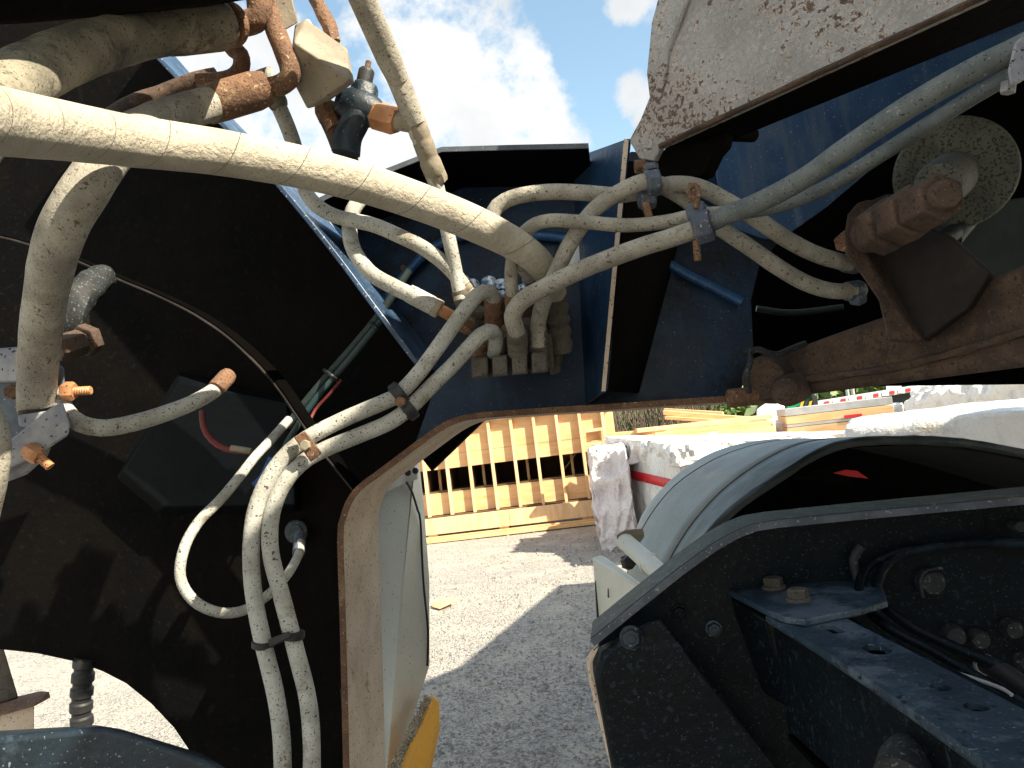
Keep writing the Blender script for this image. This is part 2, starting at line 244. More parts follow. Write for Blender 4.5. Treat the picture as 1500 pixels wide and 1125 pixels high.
# ------------------------------------------------------------ mesh helpers
def catmull(pts, step):
    P_ = [V(p) for p in pts]; P_ = [P_[0] * 2 - P_[1]] + P_ + [P_[-1] * 2 - P_[-2]]
    out = []
    for i in range(1, len(P_) - 2):
        p0, p1, p2, p3 = P_[i - 1:i + 3]
        n = max(2, int((p2 - p1).length / step))
        for k in range(n):
            t = k / n
            out.append(0.5 * ((2 * p1) + (p2 - p0) * t + (2 * p0 - 5 * p1 + 4 * p2 - p3) * t * t + (3 * p1 - p0 - 3 * p2 + p3) * t ** 3))
    out.append(P_[-2]); return out
def new_bm():
    b = bmesh.new(); b.loops.layers.uv.new('UVMap'); return b
def tube(bm, pts, r, seg=20, caps=True, wob=0.0, hexa=False):
    """sweep of a circle along points; r number or list"""
    uvl = bm.loops.layers.uv.active
    n = len(pts); rs = r if isinstance(r, (list, tuple)) else [r] * n
    tg = [(pts[min(i + 1, n - 1)] - pts[max(i - 1, 0)]).normalized() for i in range(n)]
    up = V((0, 0, 1)) if abs(tg[0].z) < 0.9 else V((1, 0, 0))
    nrm = (up - tg[0] * up.dot(tg[0])).normalized(); rings = []; s = 0; ss = []
    for i in range(n):
        nrm = (nrm - tg[i] * nrm.dot(tg[i])).normalized(); bi = tg[i].cross(nrm)
        if i: s += (pts[i] - pts[i - 1]).length
        ss.append(s); ring = []
        for k in range(seg):
            a = 2 * math.pi * k / seg
            rr = rs[i]
            if wob: rr *= 1 + wob * noise.noise(V((s * 28, math.cos(a) * 1.3, math.sin(a) * 1.3 + n)))
            ring.append(bm.verts.new(pts[i] + (nrm * math.cos(a) + bi * math.sin(a)) * rr))
        rings.append(ring)
    for i in range(n - 1):
        for k in range(seg):
            k2 = (k + 1) % seg
            f = bm.faces.new((rings[i][k], rings[i][k2], rings[i + 1][k2], rings[i + 1][k]))
            for lp, (u, v_) in zip(f.loops, ((ss[i], k), (ss[i], k + 1), (ss[i + 1], k + 1), (ss[i + 1], k))): lp[uvl].uv = (u, v_ / seg)
    if caps:
        bm.faces.new(list(reversed(rings[0]))); bm.faces.new(rings[-1])
def rod(bm, a, b, r, seg=16, r2=None):
    tube(bm, [V(a), V(b)], [r, r if r2 is None else r2], seg)
def lathe(bm, a, b, prof, seg=24):
    """prof: list of (t along a->b 0..1, radius)"""
    a, b = V(a), V(b)
    up = V((0, 0, 1)) if abs((b - a).normalized().z) < 0.9 else V((1, 0, 0))
    t = (b - a).normalized(); n1 = (up - t * up.dot(t)).normalized(); n2 = t.cross(n1); rings = []
    for (s, r) in prof:
        c = a.lerp(b, s); rings.append([bm.verts.new(c + (n1 * math.cos(2 * math.pi * k / seg) + n2 * math.sin(2 * math.pi * k / seg)) * max(r, 1e-5)) for k in range(seg)])
    for i in range(len(rings) - 1):
        for k in range(seg):
            bm.faces.new((rings[i][k], rings[i][(k + 1) % seg], rings[i + 1][(k + 1) % seg], rings[i + 1][k]))
    bm.faces.new(list(reversed(rings[0]))); bm.faces.new(rings[-1])
def nut(bm, a, b, r, hole=0.0):
    lathe(bm, a, b, [(0, r * 0.93), (0.1, r), (0.9, r), (1, r * 0.90)], 6)
def hull(bm, pts):
    vs = [bm.verts.new(p) for p in pts]
    r = bmesh.ops.convex_hull(bm, input=vs)
    dead = [g for g in r['geom_interior'] + r['geom_unused'] if isinstance(g, bmesh.types.BMVert)]
    if dead: bmesh.ops.delete(bm, geom=list(set(dead)), context='VERTS')
    bmesh.ops.dissolve_limit(bm, angle_limit=0.02, verts=bm.verts[:], edges=bm.edges[:])
def prism(bm, poly, vec, holes=()):
    """extrude a flat polygon (world points) along vec; holes = inner loops"""
    loops = [[V(p) for p in poly]] + [[V(p) for p in h] for h in holes]
    vec = V(vec); flat = [p for l in loops for p in l]
    tris = tessellate_polygon(loops)
    v0 = [bm.verts.new(p) for p in flat]; v1 = [bm.verts.new(p + vec) for p in flat]
    for t in tris:
        for vs in ((v0[t[0]], v0[t[1]], v0[t[2]]), (v1[t[2]], v1[t[1]], v1[t[0]])):
            try: bm.faces.new(vs)
            except ValueError: pass
    k = 0
    for l in loops:
        n = len(l)
        for i in range(n): bm.faces.new((v0[k + i], v0[k + (i + 1) % n], v1[k + (i + 1) % n], v1[k + i]))
        k += n
    bmesh.ops.recalc_face_normals(bm, faces=bm.faces[:])
def strip(bm, path, vec, th, side):
    """plate that follows path (front edge points), deep along vec, thick th towards side vectors"""
    n = len(path); vec = V(vec); offs = []
    for i in range(n):
        t = (path[min(i + 1, n - 1)] - path[max(i - 1, 0)]).normalized()
        o = t.cross(vec).normalized() * side * th; offs.append(o)
    a = [bm.verts.new(p) for p in path]; b = [bm.verts.new(p + vec) for p in path]
    c = [bm.verts.new(p + o) for p, o in zip(path, offs)]; d = [bm.verts.new(p + vec + o) for p, o in zip(path, offs)]
    for i in range(n - 1):
        for q in ((a[i], a[i + 1], b[i + 1], b[i]), (c[i], d[i], d[i + 1], c[i + 1]), (a[i], c[i], c[i + 1], a[i + 1]), (b[i], b[i + 1], d[i + 1], d[i])): bm.faces.new(q)
    bm.faces.new((a[0], b[0], d[0], c[0])); bm.faces.new((a[-1], c[-1], d[-1], b[-1]))
    bmesh.ops.recalc_face_normals(bm, faces=bm.faces[:])
def box(bm, o, u, v, n):
    o, u, v, n = V(o), V(u), V(v), V(n)
    p = [o, o + u, o + u + v, o + v]; q = [x + n for x in p]
    a = [bm.verts.new(x) for x in p]; b = [bm.verts.new(x) for x in q]
    bm.faces.new(a[::-1]); bm.faces.new(b)
    for i in range(4): bm.faces.new((a[i], a[(i + 1) % 4], b[(i + 1) % 4], b[i]))
    bmesh.ops.recalc_face_normals(bm, faces=bm.faces[:])
def obj(name, bm, mat, parent=None, bevel=0.0, smooth=40, loc=None):
    me = bpy.data.meshes.new(name)
    if loc is not None: bmesh.ops.translate(bm, verts=bm.verts[:], vec=-V(loc))
    bm.to_mesh(me); bm.free(); me.materials.append(M[mat])
    me.polygons.foreach_set('use_smooth', [True] * len(me.polygons))
    me.set_sharp_from_angle(angle=math.radians(smooth))
    o = bpy.data.objects.new(name, me); col.objects.link(o)
    if loc is not None: o.location = loc
    if parent is not None:
        o.parent = parent
        if parent.type == 'EMPTY': o.location = -parent.location
        elif loc is None: o.location = -V(parent.location) if parent.parent is None else (0, 0, 0)
    if bevel:
        bv = o.modifiers.new('bevel', 'BEVEL'); bv.width = bevel; bv.segments = 2; bv.limit_method = 'ANGLE'; bv.angle_limit = math.radians(35); bv.harden_normals = False
    return o
def tag(o, label, cat, group=None):
    o['label'] = label; o['category'] = cat
    if group: o['group'] = group
    return o
def thing(name, label, cat, loc, group=None):
    e = bpy.data.objects.new(name, None); col.objects.link(e); e.location = V(loc); e.empty_display_size = 0.05
    return tag(e, label, cat, group)
def struct(o, kind='structure'):
    o['kind'] = kind; return o
Fv = V((0, 1, 0))
PART = {}
exec_parts = []
# ------------------------------------------------------------ ground
bm = new_bm()
g = 60
def gz(x, y):
    return 0.03 * noise.noise(V((x * 0.35, y * 0.35, 0)))
xs = sorted(set([-900, -300, -100, -40] + [-20 + 0.5 * i for i in range(81)] + [40, 100, 300, 900]))
ys = sorted(set([-900, -200, -40, -10] + [-4 + 0.5 * i for i in range(61)] + [40, 100, 300, 1000]))
grid = [[bm.verts.new((x, y, gz(x, y) if abs(x) < 20 and -4 < y < 26 else 0)) for x in xs] for y in ys]
for j in range(len(ys) - 1):
    for i in range(len(xs) - 1): bm.faces.new((grid[j][i], grid[j][i + 1], grid[j + 1][i + 1], grid[j + 1][i]))
struct(obj('ground', bm, 'ground'))
# loose stones
bm = new_bm()
for i in range(5200):
    px, py = R.uniform(600, 935), R.uniform(770, 1140)
    if i % 5 == 0: px, py = R.uniform(-20, 300), R.uniform(940, 1110)
    p = G(px, py); s = R.uniform(0.003, 0.010) * (1.7 if R.random() < 0.06 else 1) * (0.6 + p.y * 0.09)
    p.z = gz(p.x, p.y) + s * 0.25
    vs = []
    for d in ((1, 0, 0), (-1, 0, 0), (0, 1, 0), (0, -1, 0), (0, 0, 1)):
        vs.append(bm.verts.new(p + V(d) * s * R.uniform(0.6, 1.3) + V((R.uniform(-.3, .3), R.uniform(-.3, .3), 0)) * s))
    for a, b in ((0, 2), (2, 1), (1, 3), (3, 0)): bm.faces.new((vs[a], vs[b], vs[4]))
struct(obj('gravel', bm, 'stone', smooth=20), 'stuff')
# ============================================================ MACHINE FRAME
Y0, Y1 = 1.35, 1.56
frame = thing('machine_frame', 'dark blue gooseneck machine frame arching over the gravel, valve block bolted to it', 'machine frame', PY(503, 1180, Y0))
inner = [(505, 1215), (503, 1100), (499, 930), (495, 790), (498, 762), (507, 735), (523, 712), (552, 690), (580, 669), (612, 645), (640, 625), (668, 611), (705, 604), (800, 597), (900, 591), (1000, 584), (1110, 577)]
inn = [PY(*p, Y0) for p in inner]
def shift(p, Y): return V((p.x, Y, p.z))
topf = [(455, 305), (520, 274), (600, 243), (648, 224), (760, 221), (862, 219)]
tp = [PY(*p, Y0) for p in topf]
fin = [(140, -15), (210, 66), (300, 160), (395, 262), (480, 365), (545, 452), (607, 534)]
fn = [PY(*p, Y0) for p in fin]
# flanges
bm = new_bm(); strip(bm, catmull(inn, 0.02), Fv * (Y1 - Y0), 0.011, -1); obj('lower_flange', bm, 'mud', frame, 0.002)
bm = new_bm()
ed = catmull(inn, 0.02)
ed = [p + V((0, -0.0035, 0)) for p in ed]
strip(bm, ed, Fv * 0.003, 0.0115, -1)
obj('flange_edge', bm, 'rust', frame)
bm = new_bm(); strip(bm, tp, Fv * (Y1 - Y0), 0.011, 1); obj('top_flange', bm, 'black', frame, 0.002)
bm = new_bm(); strip(bm, [p + V((0, -.004, .001)) for p in tp], Fv * .0035, 0.0095, 1); obj('flange_edge', bm, 'greyedge', frame)
bm = new_bm(); strip(bm, catmull(fn, 0.03), Fv * (Y1 - Y0), 0.010, 1); obj('stiffener_rib', bm, 'blade', frame, 0.002)
ridge = [(-60, 335), (20, 352), (100, 378), (170, 408), (240, 438), (300, 470), (350, 508), (400, 560), (440, 618), (480, 672), (517, 718)]
bm = new_bm(); strip(bm, catmull([PY(*p, Y0) for p in ridge], 0.03), Fv * .05, 0.007, 1); obj('stiffener_rib', bm, 'nearblack', frame, 0.0015)
bm = new_bm(); tube(bm, [p + V((0, -.001, 0)) for p in catmull([PY(*p, Y0) for p in ridge], 0.02)], .0022, 6, wob=.5); obj('weld_bead', bm, 'darkbrown', frame)
# web right (blue)
finb = [shift(p, Y1) for p in fn]
innb = [shift(p, Y1) for p in inn]
tpb = [shift(p, Y1) for p in tp]
rightb = [PY(*p, Y1) for p in [(1104, 520), (1100, 440), (1112, 390), (1145, 348), (1210, 300), (1300, 225), (1400, 150), (1560, 50), (1560, -60), (1300, 62), (1080, 180), (1064, 205), (1044, 232), (925, 222)]]
k0 = 7
webR = innb[k0:] + rightb + [q + V((0, 0, .006)) for q in tpb[::-1][0:5]] + [V((finb[3].x + .02, Y1, finb[3].z))] + finb[4:] 
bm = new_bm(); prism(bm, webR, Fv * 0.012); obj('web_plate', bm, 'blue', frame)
# web left (black) with the round cut at the lower left
arch = [(-500, 930), (-60, 944), (0, 951), (55, 957), (110, 969), (150, 983), (185, 1001), (222, 1031), (255, 1066), (286, 1112), (310, 1160), (325, 1215)]
webL = [PY(*p, Y1) for p in arch] + innb[0:k0 + 1] + finb[4:][::-1][0:] + finb[:4][::-1] + [PY(-500, -600, Y1)]
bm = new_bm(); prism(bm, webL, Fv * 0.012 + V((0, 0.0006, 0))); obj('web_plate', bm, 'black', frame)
# brighter light on the web behind the boom, painted as a lighter blue plate
bm = new_bm(); prism(bm, [PY(*p, Y1 - 0.012) for p in [(1046, 232), (1066, 206), (1082, 182), (1300, 66), (1560, -40), (1560, 52), (1400, 152), (1300, 227), (1212, 302), (1150, 346), (1120, 350), (1060, 330)]], Fv * 0.010)
obj('lit_web_plate', bm, 'bluelt', frame, 0.0015)
# lower-left deeper arch plate seen through
# folded post: blue face and brown face
a0, a1, b0, b1 = PY(838, 232, 1.552), PY(858, 592, 1.552), PY(918, 203, 1.27), PY(883, 573, 1.27)
n = (b0 - a0).cross(a1 - a0).normalized()
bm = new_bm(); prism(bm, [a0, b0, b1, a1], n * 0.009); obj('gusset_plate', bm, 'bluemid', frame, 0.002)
c0, c1 = PY(1012, 290, 1.548), PY(936, 576, 1.548)
b0b, b1b = PY(926, 235, 1.27), b1 + V((0.004, 0, 0))
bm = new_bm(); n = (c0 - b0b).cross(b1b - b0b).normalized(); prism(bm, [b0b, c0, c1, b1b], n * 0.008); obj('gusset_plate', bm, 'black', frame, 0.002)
bm = new_bm(); prism(bm, [PY(914, 203, 1.262), PY(921, 205, 1.262), PY(887, 573, 1.262), PY(881, 573, 1.262)], Fv * 0.007); obj('gusset_edge', bm, 'mud', frame)
# round blue pipe arc and straight pipe on web
arc = [(552, 455), (575, 425), (603, 392), (635, 362), (675, 346), (720, 342), (775, 344), (825, 349), (850, 365)]
bm = new_bm(); tube(bm, catmull([PY(*p, 1.535) for p in arc], 0.01), 0.0105, 12); obj('pipe', bm, 'bluehose', frame)
bm = new_bm(); tube(bm, catmull([PY(*p, 1.53) for p in [(978, 386), (1010, 404), (1050, 424), (1086, 443)]], 0.01), 0.010, 12); obj('pipe', bm, 'bluehose', frame)
# white round cap with dark ring
c = PY(838, 374, 1.52)
bm = new_bm(); lathe(bm, c + Fv * 0.035, c, [(0, 0.038), (0.9, 0.038), (1, 0.034)], 32); o = obj('round_cap', bm, 'rubber', frame)
bm = new_bm(); lathe(bm, c + Fv * 0.0, c - Fv * 0.008, [(0, 0.031), (0.7, 0.031), (1, 0.028)], 32); obj('cap_face', bm, 'white', o)
# small bolt heads on the web
for (px, py, rr, mt) in [(593, 394, 0.008, 'rust'), (616, 366, 0.006, 'rust'), (700, 470, 0.006, 'navytop')]:
    c = PY(px, py, 1.55); bm = new_bm(); nut(bm, c, c - Fv * 0.012, rr); obj('bolt', bm, mt, frame)
# hanging black plate below the flange
bm = new_bm(); prism(bm, [PY(*p, 1.75) for p in [(600, 648), (632, 690), (716, 609), (640, 598)]], Fv * 0.02); obj('hanging_plate', bm, 'black', frame)
# slanted dark-blue housing low on the left web
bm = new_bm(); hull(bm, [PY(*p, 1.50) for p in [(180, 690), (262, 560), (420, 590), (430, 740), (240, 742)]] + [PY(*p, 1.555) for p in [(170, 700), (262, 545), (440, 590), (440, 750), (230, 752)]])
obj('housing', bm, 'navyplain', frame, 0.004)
# pale knuckle at left, dark boss behind hoses
bm = new_bm(); tube(bm, catmull([P(150, 405, 1.45), P(122, 430, 1.38), P(108, 470, 1.36), P(120, 505, 1.42)], 0.01), 0.026, 20, wob=0.35); obj('boss', bm, 'edge', frame)
bm = new_bm(); nut(bm, P(82, 512, 1.3), P(122, 500, 1.34), 0.024); nut(bm, P(121, 500, 1.34), P(134, 496, 1.36), 0.03); obj('bolt', bm, 'brown', frame, 0.001)
# long vertical weld lines lower left
bm = new_bm(); box(bm, PY(498, 1010, 1.55), V((0.006, 0, 0)), V((0, 0.006, 0)), V((0.004, 0, -0.25))); obj('welded_bar', bm, 'edge', frame)
# box section behind: hidden cavity panel (black) that closes the frame at right
bm = new_bm(); prism(bm, [PY(*p, 2.1) for p in [(1060, 250), (1600, -80), (1700, 560), (1090, 568)]], Fv * 0.015); obj('cavity_panel', bm, 'nearblack', frame)
bm = new_bm(); box(bm, PY(1098, 570, Y1 + .014), V((0.9, 0, 0.02)), V((0, 0.54, 0)), V((0, 0, -0.01))); obj('cavity_floor', bm, 'nearblack', frame)
# faint pipe within cavity
bm = new_bm(); tube(bm, catmull([PY(*p, 1.9) for p in [(1108, 452), (1160, 458), (1235, 450)]], 0.02), 0.008, 10); obj('pipe', bm, 'teal', frame)
# unseen, added for shade: slab above right, wall behind the eye
bm = new_bm(); prism(bm, [V(p) for p in ((0.86, -2.2, 2.25), (0.86, 0.62, 2.25), (0.62, 0.80, 2.25), (0.62, 1.5, 2.25), (1.5, 2.6, 2.25), (1.9, 4.5, 2.25), (4.5, 4.5, 2.25), (4.5, -2.2, 2.25))], V((0, 0, .25))); obj('top_slab', bm, 'black', frame, .004)
bm = new_bm(); box(bm, (.75, -.75, .2), (3.6, 0, 0), (0, -.05, 0), (0, 0, 2.04)); obj('shade_wall', bm, 'black', frame, .004)
# round plug with ribbed boot low on the web
c = PY(437, 778, 1.55)
bm = new_bm(); lathe(bm, c, c - Fv * 0.02, [(0, .026), (.6, .026), (.75, .022), (.76, .017), (1, .017)], 28); o = obj('round_plug', bm, 'navytop', frame)
# ============================================================ LIFT BOOM (upper right)
A0 = P(967, 217, 1.20); zA = A0.z; A1 = PZ(1440, 0, zA); B0 = PZ(1084, 201, zA); B1 = PZ(1465, 66, zA)
dr = (A1 - A0).normalized(); nb = V((dr.y, -dr.x, 0)).normalized()
if nb.x > 0: nb = -nb
A2 = A0 + dr * 1.3
wd = abs((B1 - A0).dot(nb))
boom = thing('lift_boom', 'grey flaking steel lift boom crossing overhead at upper right', 'boom', A0)
sp = [(967, 217), (958, 236), (936, 232), (921, 206), (938, 175), (951, 143), (947, 108), (954, 35), (963, 0), (985, -90)]
side = [PN(*p, A0, nb) for p in sp]
top = side[-1]
side += [V((top.x, top.y, top.z)) + V((0, 0, .08)), V((A2.x, A2.y, top.z + 0.08)), A2]
bm = new_bm(); prism(bm, side, -nb * 0.012); obj('side_plate', bm, 'flaky', boom, 0.002)
bm = new_bm()
bq = [A0 + dr * 0.01 - nb * 0.0125, A2 - nb * 0.0125, A2 - nb * wd * 0.96, B0]
prism(bm, bq, V((0, 0, 0.012))); obj('bottom_plate', bm, 'black', boom, 0.001)
q = [B0, A2 - nb * wd * 0.96]
bm = new_bm(); prism(bm, [q[0] + V((0, 0, .0125)), q[1] + V((0, 0, .0125)), q[1] + V((0, 0, .5)), q[0] + V((0, 0, .5))], -nb * 0.012); obj('side_plate', bm, 'brown', boom)
bm = new_bm(); zt = side[-2].z
prism(bm, [V((p.x, p.y, zt + .002)) for p in (A0, A2, A2 - nb * wd * .96, B0)], V((0, 0, .012))); obj('top_plate', bm, 'brown', boom)
# weld bead on the side
wb = [(1012, -20), (1003, 12), (990, 45), (978, 80), (976, 105), (974, 122)]
bm = new_bm(); tube(bm, catmull([PN(*p, A0 + nb * 0.001, nb) for p in wb], 0.006), [0.0075 * (0.35 + 0.65 * min(1, (len(catmull([PN(*p, A0, nb) for p in wb], 0.006)) - i) / 14)) for i in range(len(catmull([PN(*p, A0 + nb * 0.001, nb) for p in wb], 0.006)))], 10, wob=0.35); obj('weld_bead', bm, 'flaky', boom)
bm = new_bm()
bd = [A0 + dr * s + nb * 0.001 + V((0, 0, 0.003)) for s in [i * 0.02 for i in range(65)]]
tube(bm, bd, 0.0045, 8, wob=0.3); obj('weld_bead', bm, 'brown', boom)
# dark end lug
bm = new_bm(); prism(bm, [PN(*p, A0 - nb * 0.05, nb) for p in [(955, 236), (985, 205), (1062, 190), (1058, 212), (1046, 226), (1032, 256), (1000, 268), (970, 262)]], -nb * 0.03); obj('end_lug', bm, 'black', boom, 0.004)
bm = new_bm(); rod(bm, PN(1072, 196, A0 - nb * .09, nb), PN(1102, 198, A0 - nb * .16, nb), 0.012); obj('lug_pin', bm, 'black', boom)
# red-rust tab with bolt
bm = new_bm(); nut(bm, P(930, 245, 1.2), P(945, 243, 1.2), 0.012); nut(bm, P(943, 243, 1.2), P(951, 250, 1.19), 0.009); obj('bolt', bm, 'rust', boom, 0.001)
# ============================================================ LOWER RUSTY ARM with disc and bracket
arm = thing('tie_arm', 'rusty brown steel arm with rounded pivot end below the black cavity', 'steel arm', P(1120, 590, 1.3))
TL, TR = P(1118, 518, 1.34), P(1620, 335, 0.85)
BL, BR = P(1118, 588, 1.34), P(1620, 515, 0.85)
dk = V((0.03, 0.075, 0))
bm = new_bm()
pts_t = [(1118, 522), (1160, 512), (1222, 489), (1285, 467), (1340, 452), (1420, 420), (1500, 388), (1630, 330)]
pts_b = [(1118, 586), (1162, 578), (1240, 567), (1340, 551), (1430, 543), (1500, 537), (1630, 520)]
def dd(px): return 1.34 + (0.85 - 1.34) * (px - 1118) / 502
poly = [P(a, b, dd(a)) for a, b in pts_t] + [P(a, b, dd(a)) for a, b in pts_b[::-1]]
tA = bm.verts
ft = [P(a, b, dd(a)) for a, b in pts_t]; fb = [P(px, 586 + (px - 1118) * (537 - 586) / 382 + 0 * py, dd(px)) for px, py in pts_t]
vs = [[bm.verts.new(p) for p in row] for row in (ft, fb, [p + dk for p in fb], [p + dk for p in ft])]
for r_ in range(4):
    for i in range(len(ft) - 1): bm.faces.new((vs[r_][i], vs[r_][i + 1], vs[(r_ + 1) % 4][i + 1], vs[(r_ + 1) % 4][i]))
bm.faces.new([vs[r_][0] for r_ in range(4)]); bm.faces.new([vs[r_][-1] for r_ in range(4)][::-1]); bmesh.ops.recalc_face_normals(bm, faces=bm.faces[:])
obj('arm_body', bm, 'brown', arm, 0.008)
bm = new_bm(); tube(bm, [p + V((0, -0.002, 0.006)) for p in catmull([P(a, b - 22, dd(a) - .004) for a, b in [(1130, 590), (1240, 576), (1340, 560), (1500, 515), (1620, 480)]], 0.01)], 0.006, 8, wob=0.3); obj('weld_bead', bm, 'brown', arm)
e0, e1 = P(1150, 552, 1.40), P(1104, 552, 1.26)
bm = new_bm(); lathe(bm, e0 + V((.01, .05, 0)), P(1118, 556, 1.27), [(0, .040), (.05, .045), (.6, .046), (.85, .043), (1, .036)], 24); obj('pivot_eye', bm, 'brown', arm, 0.003)
bm = new_bm(); lathe(bm, P(1170, 566, 1.30), P(1148, 574, 1.235), [(0, .027), (.8, .027), (.95, .024), (1, .017)], 20); obj('pivot_cap', bm, 'brown', arm, 0.002)
bm = new_bm(); tube(bm, catmull([P(1120, 578, 1.29), P(1092, 581, 1.29), P(1066, 584, 1.29)], 0.01), [0.017] * 4 + [0.016] * 3 if False else 0.0165, 18); o = obj('pivot_pin', bm, 'rust', arm, 0.003)
bm = new_bm(); tube(bm, catmull([P(1095, 512, 1.27), P(1100, 525, 1.24), P(1094, 548, 1.23), P(1098, 575, 1.24)], 0.01), 0.005, 8, wob=.3)
tube(bm, catmull([P(1093, 516, 1.27), P(1112, 512, 1.24), P(1135, 520, 1.24), P(1180, 503, 1.25)], 0.01), 0.006, 8, wob=.3); obj('weld_bead', bm, 'edge', arm)
# bracket
br_n = dk
st = [(1237, 372), (1236, 340), (1240, 314), (1254, 297), (1274, 291), (1283, 296), (1268, 318), (1264, 345), (1270, 372), (1296, 420), (1322, 460), (1352, 500), (1300, 500), (1286, 440), (1262, 405)]
bm = new_bm(); prism(bm, [P(a, b, 1.09 - (b - 290) * 0.0002) for a, b in st], V((0.035, 0.05, 0))); o = obj('bracket_plate', bm, 'brown', arm, 0.006)
bd_ = [(1274, 294), (1300, 283), (1330, 290), (1352, 330), (1392, 345), (1452, 398), (1420, 450), (1352, 500), (1322, 460), (1296, 420), (1270, 372), (1264, 345)]
bm = new_bm(); prism(bm, [P(a, b, 1.13 - (a - 1270) * 0.0008) for a, b in bd_], V((0.02, 0.03, 0))); obj('bracket_web', bm, 'darkbrown', arm, 0.004)
bm = new_bm(); nut(bm, P(1244, 350, 1.13), P(1236, 356, 1.11), 0.016); obj('bolt', bm, 'rust', arm, .001)
# big bolt with nuts
ax0, ax1 = P(1262, 345, 1.10), P(1400, 268, 1.0)
hb = thing('hex_bolt', 'thick rusty bolt with three stacked hex nuts in front of the pitted disc', 'bolt', P(1380, 285, 0.95))
def nutp(t0, t1, r, mt='brown'):
    bm = new_bm(); lathe(bm, ax0.lerp(ax1, t0), ax0.lerp(ax1, t1), [(0, r * .9), (.12, r), (.88, r), (1, r * .88)], 6); return obj('nut', bm, mt, hb, 0.002)
ax0, ax1 = P(1272, 345, 1.06), P(1382, 287, 0.86)
nutp(0.16, 0.38, 0.038); nutp(0.44, 0.68, 0.036); nutp(0.71, .99, 0.031)
bm = new_bm(); lathe(bm, ax0, ax0.lerp(ax1, 1.05), [(0, .026), (.96, .0185), (1, .016)], 24); obj('shank', bm, 'brown', hb, 0.001)
bm = new_bm(); lathe(bm, ax0.lerp(ax1, 1.0), ax0.lerp(ax1, 1.02), [(0, .018), (.8, .018), (1, .017)], 32); obj('washer', bm, 'darkbrown', hb)
# disc
dc = P(1397, 256, 1.16); dn = (V((-0.32, -1, -0.12))).normalized()
disc = thing('pivot_disc', 'round pitted grey steel disc behind the big bolt at right', 'pivot disc', dc)
bm = new_bm(); lathe(bm, dc - dn * 0.012, dc + dn * 0.022, [(0, .084), (.8, .0865), (1, .083)], 56); obj('disc', bm, 'disc', disc, 0.001)
bm = new_bm(); q0 = P(1388, 256, 1.10); lathe(bm, dc, P(1374, 272, 0.99), [(0, .036), (.35, .036), (.9, .032), (1, .029)], 32); obj('boss', bm, 'disc', disc, 0.002)
bm = new_bm(); rod(bm, P(1440, 300, 1.3), P(1395, 352, 1.1), .013); rod(bm, P(1398, 340, 1.1), P(1378, 352, 1.08), .013); obj('dowel', bm, 'teal', disc)
bm = new_bm(); prism(bm, [P(*p, 1.34) for p in [(1345, 330), (1420, 300), (1560, 280), (1560, 430), (1460, 420), (1400, 390)]], Fv * 0.03)
tag(obj('shield_plate', bm, 'teal', None, 0.003, loc=P(1400, 390, 1.34)), 'dark teal steel plate behind the lower edge of the round disc', 'steel plate')
bm = new_bm(); prism(bm, [P(*p, 1.5) for p in [(1330, 200), (1480, 90), (1620, 60), (1620, 330), (1400, 380), (1330, 330)]], Fv * 0.03)
tag(obj('back_plate', bm, 'nearblack', None, 0.003, loc=P(1400, 380, 1.5)), 'near-black steel plate behind the round disc', 'steel plate')
# ============================================================ HOSES
def hose(label, pts, r, mat, parts=(), split=None, taper=None, name='hydraulic_hose', group='hydraulic hoses of the machine', step=0.010, wob=0.03, seg=22):
    wp = [P(*p) for p in pts]
    e = thing(name, label, 'hose', wp[-1] if wp[-1].z < wp[0].z else wp[0], group)
    cp = catmull(wp, step)
    if taper:
        n_ = len(cp); rs = [r * (1 - taper[1] * max(0, (i - n_ + taper[0]) / taper[0])) for i in range(n_)]
        bm = new_bm(); tube(bm, cp, rs, seg, wob=wob); obj('sleeve', bm, mat, e)
    elif split:
        q = P(*split[0]); j = min(range(len(cp)), key=lambda i: (cp[i] - q).length)
        bm = new_bm(); tube(bm, cp[:j + 1], r, seg, wob=wob); obj('sleeve', bm, mat, e)
        bm = new_bm(); tube(bm, cp[j:], r, seg, wob=wob); obj('shaded_sleeve', bm, split[1], e)  # shade past the clamp put into a darker sleeve colour
    else:
        bm = new_bm(); tube(bm, cp, r, seg, wob=wob); obj('sleeve', bm, mat, e)
    for (nm, a, b, rr, mt) in parts:
        bm = new_bm(); a, b = P(*a), P(*b)
        if nm == 'ferrule': lathe(bm, a, b, [(0, rr * .92), (.06, rr), (.3, rr), (.33, rr * .95), (.38, rr * .95), (.41, rr), (.62, rr), (.65, rr * .95), (.7, rr * .95), (.73, rr), (.93, rr), (1, rr * .8)], 24)
        elif nm == 'nut': lathe(bm, a, b, [(0, rr * .9), (.15, rr), (.85, rr), (1, rr * .9)], 6)
        elif nm == 'ribbed_end': lathe(bm, a, b, [(i / 20, rr * (1.0 if i % 4 in (1, 2) else .86)) for i in range(21)], 28)
        elif nm == 'end_collar': lathe(bm, a, b, [(0, rr * .96), (.2, rr), (.8, rr), (1, rr * .85)], 28)
        else: lathe(bm, a, b, [(0, rr), (.8, rr), (1, rr * .85)], 20)
        obj(nm, bm, mt, e, 0.0006)
    return e
hose('thickest sunlit tan wrapped hose sweeping from the left edge to the valve block',
     [(-120, 166, .47), (-40, 171, .53), (0, 178, .57), (90, 191, .66), (187, 206, .755), (260, 215, .81), (333, 225, .86), (450, 247, .93), (560, 277, 1.0), (660, 313, 1.06), (735, 347, 1.10), (778, 374, 1.13), (802, 402, 1.18), (814, 432, 1.24)], .0262, 'bighose', wob=0.012, seg=40, taper=(22, .28),
     parts=[('ribbed_end', (812, 425, 1.235), (823, 515, 1.27), .021, 'valve')])
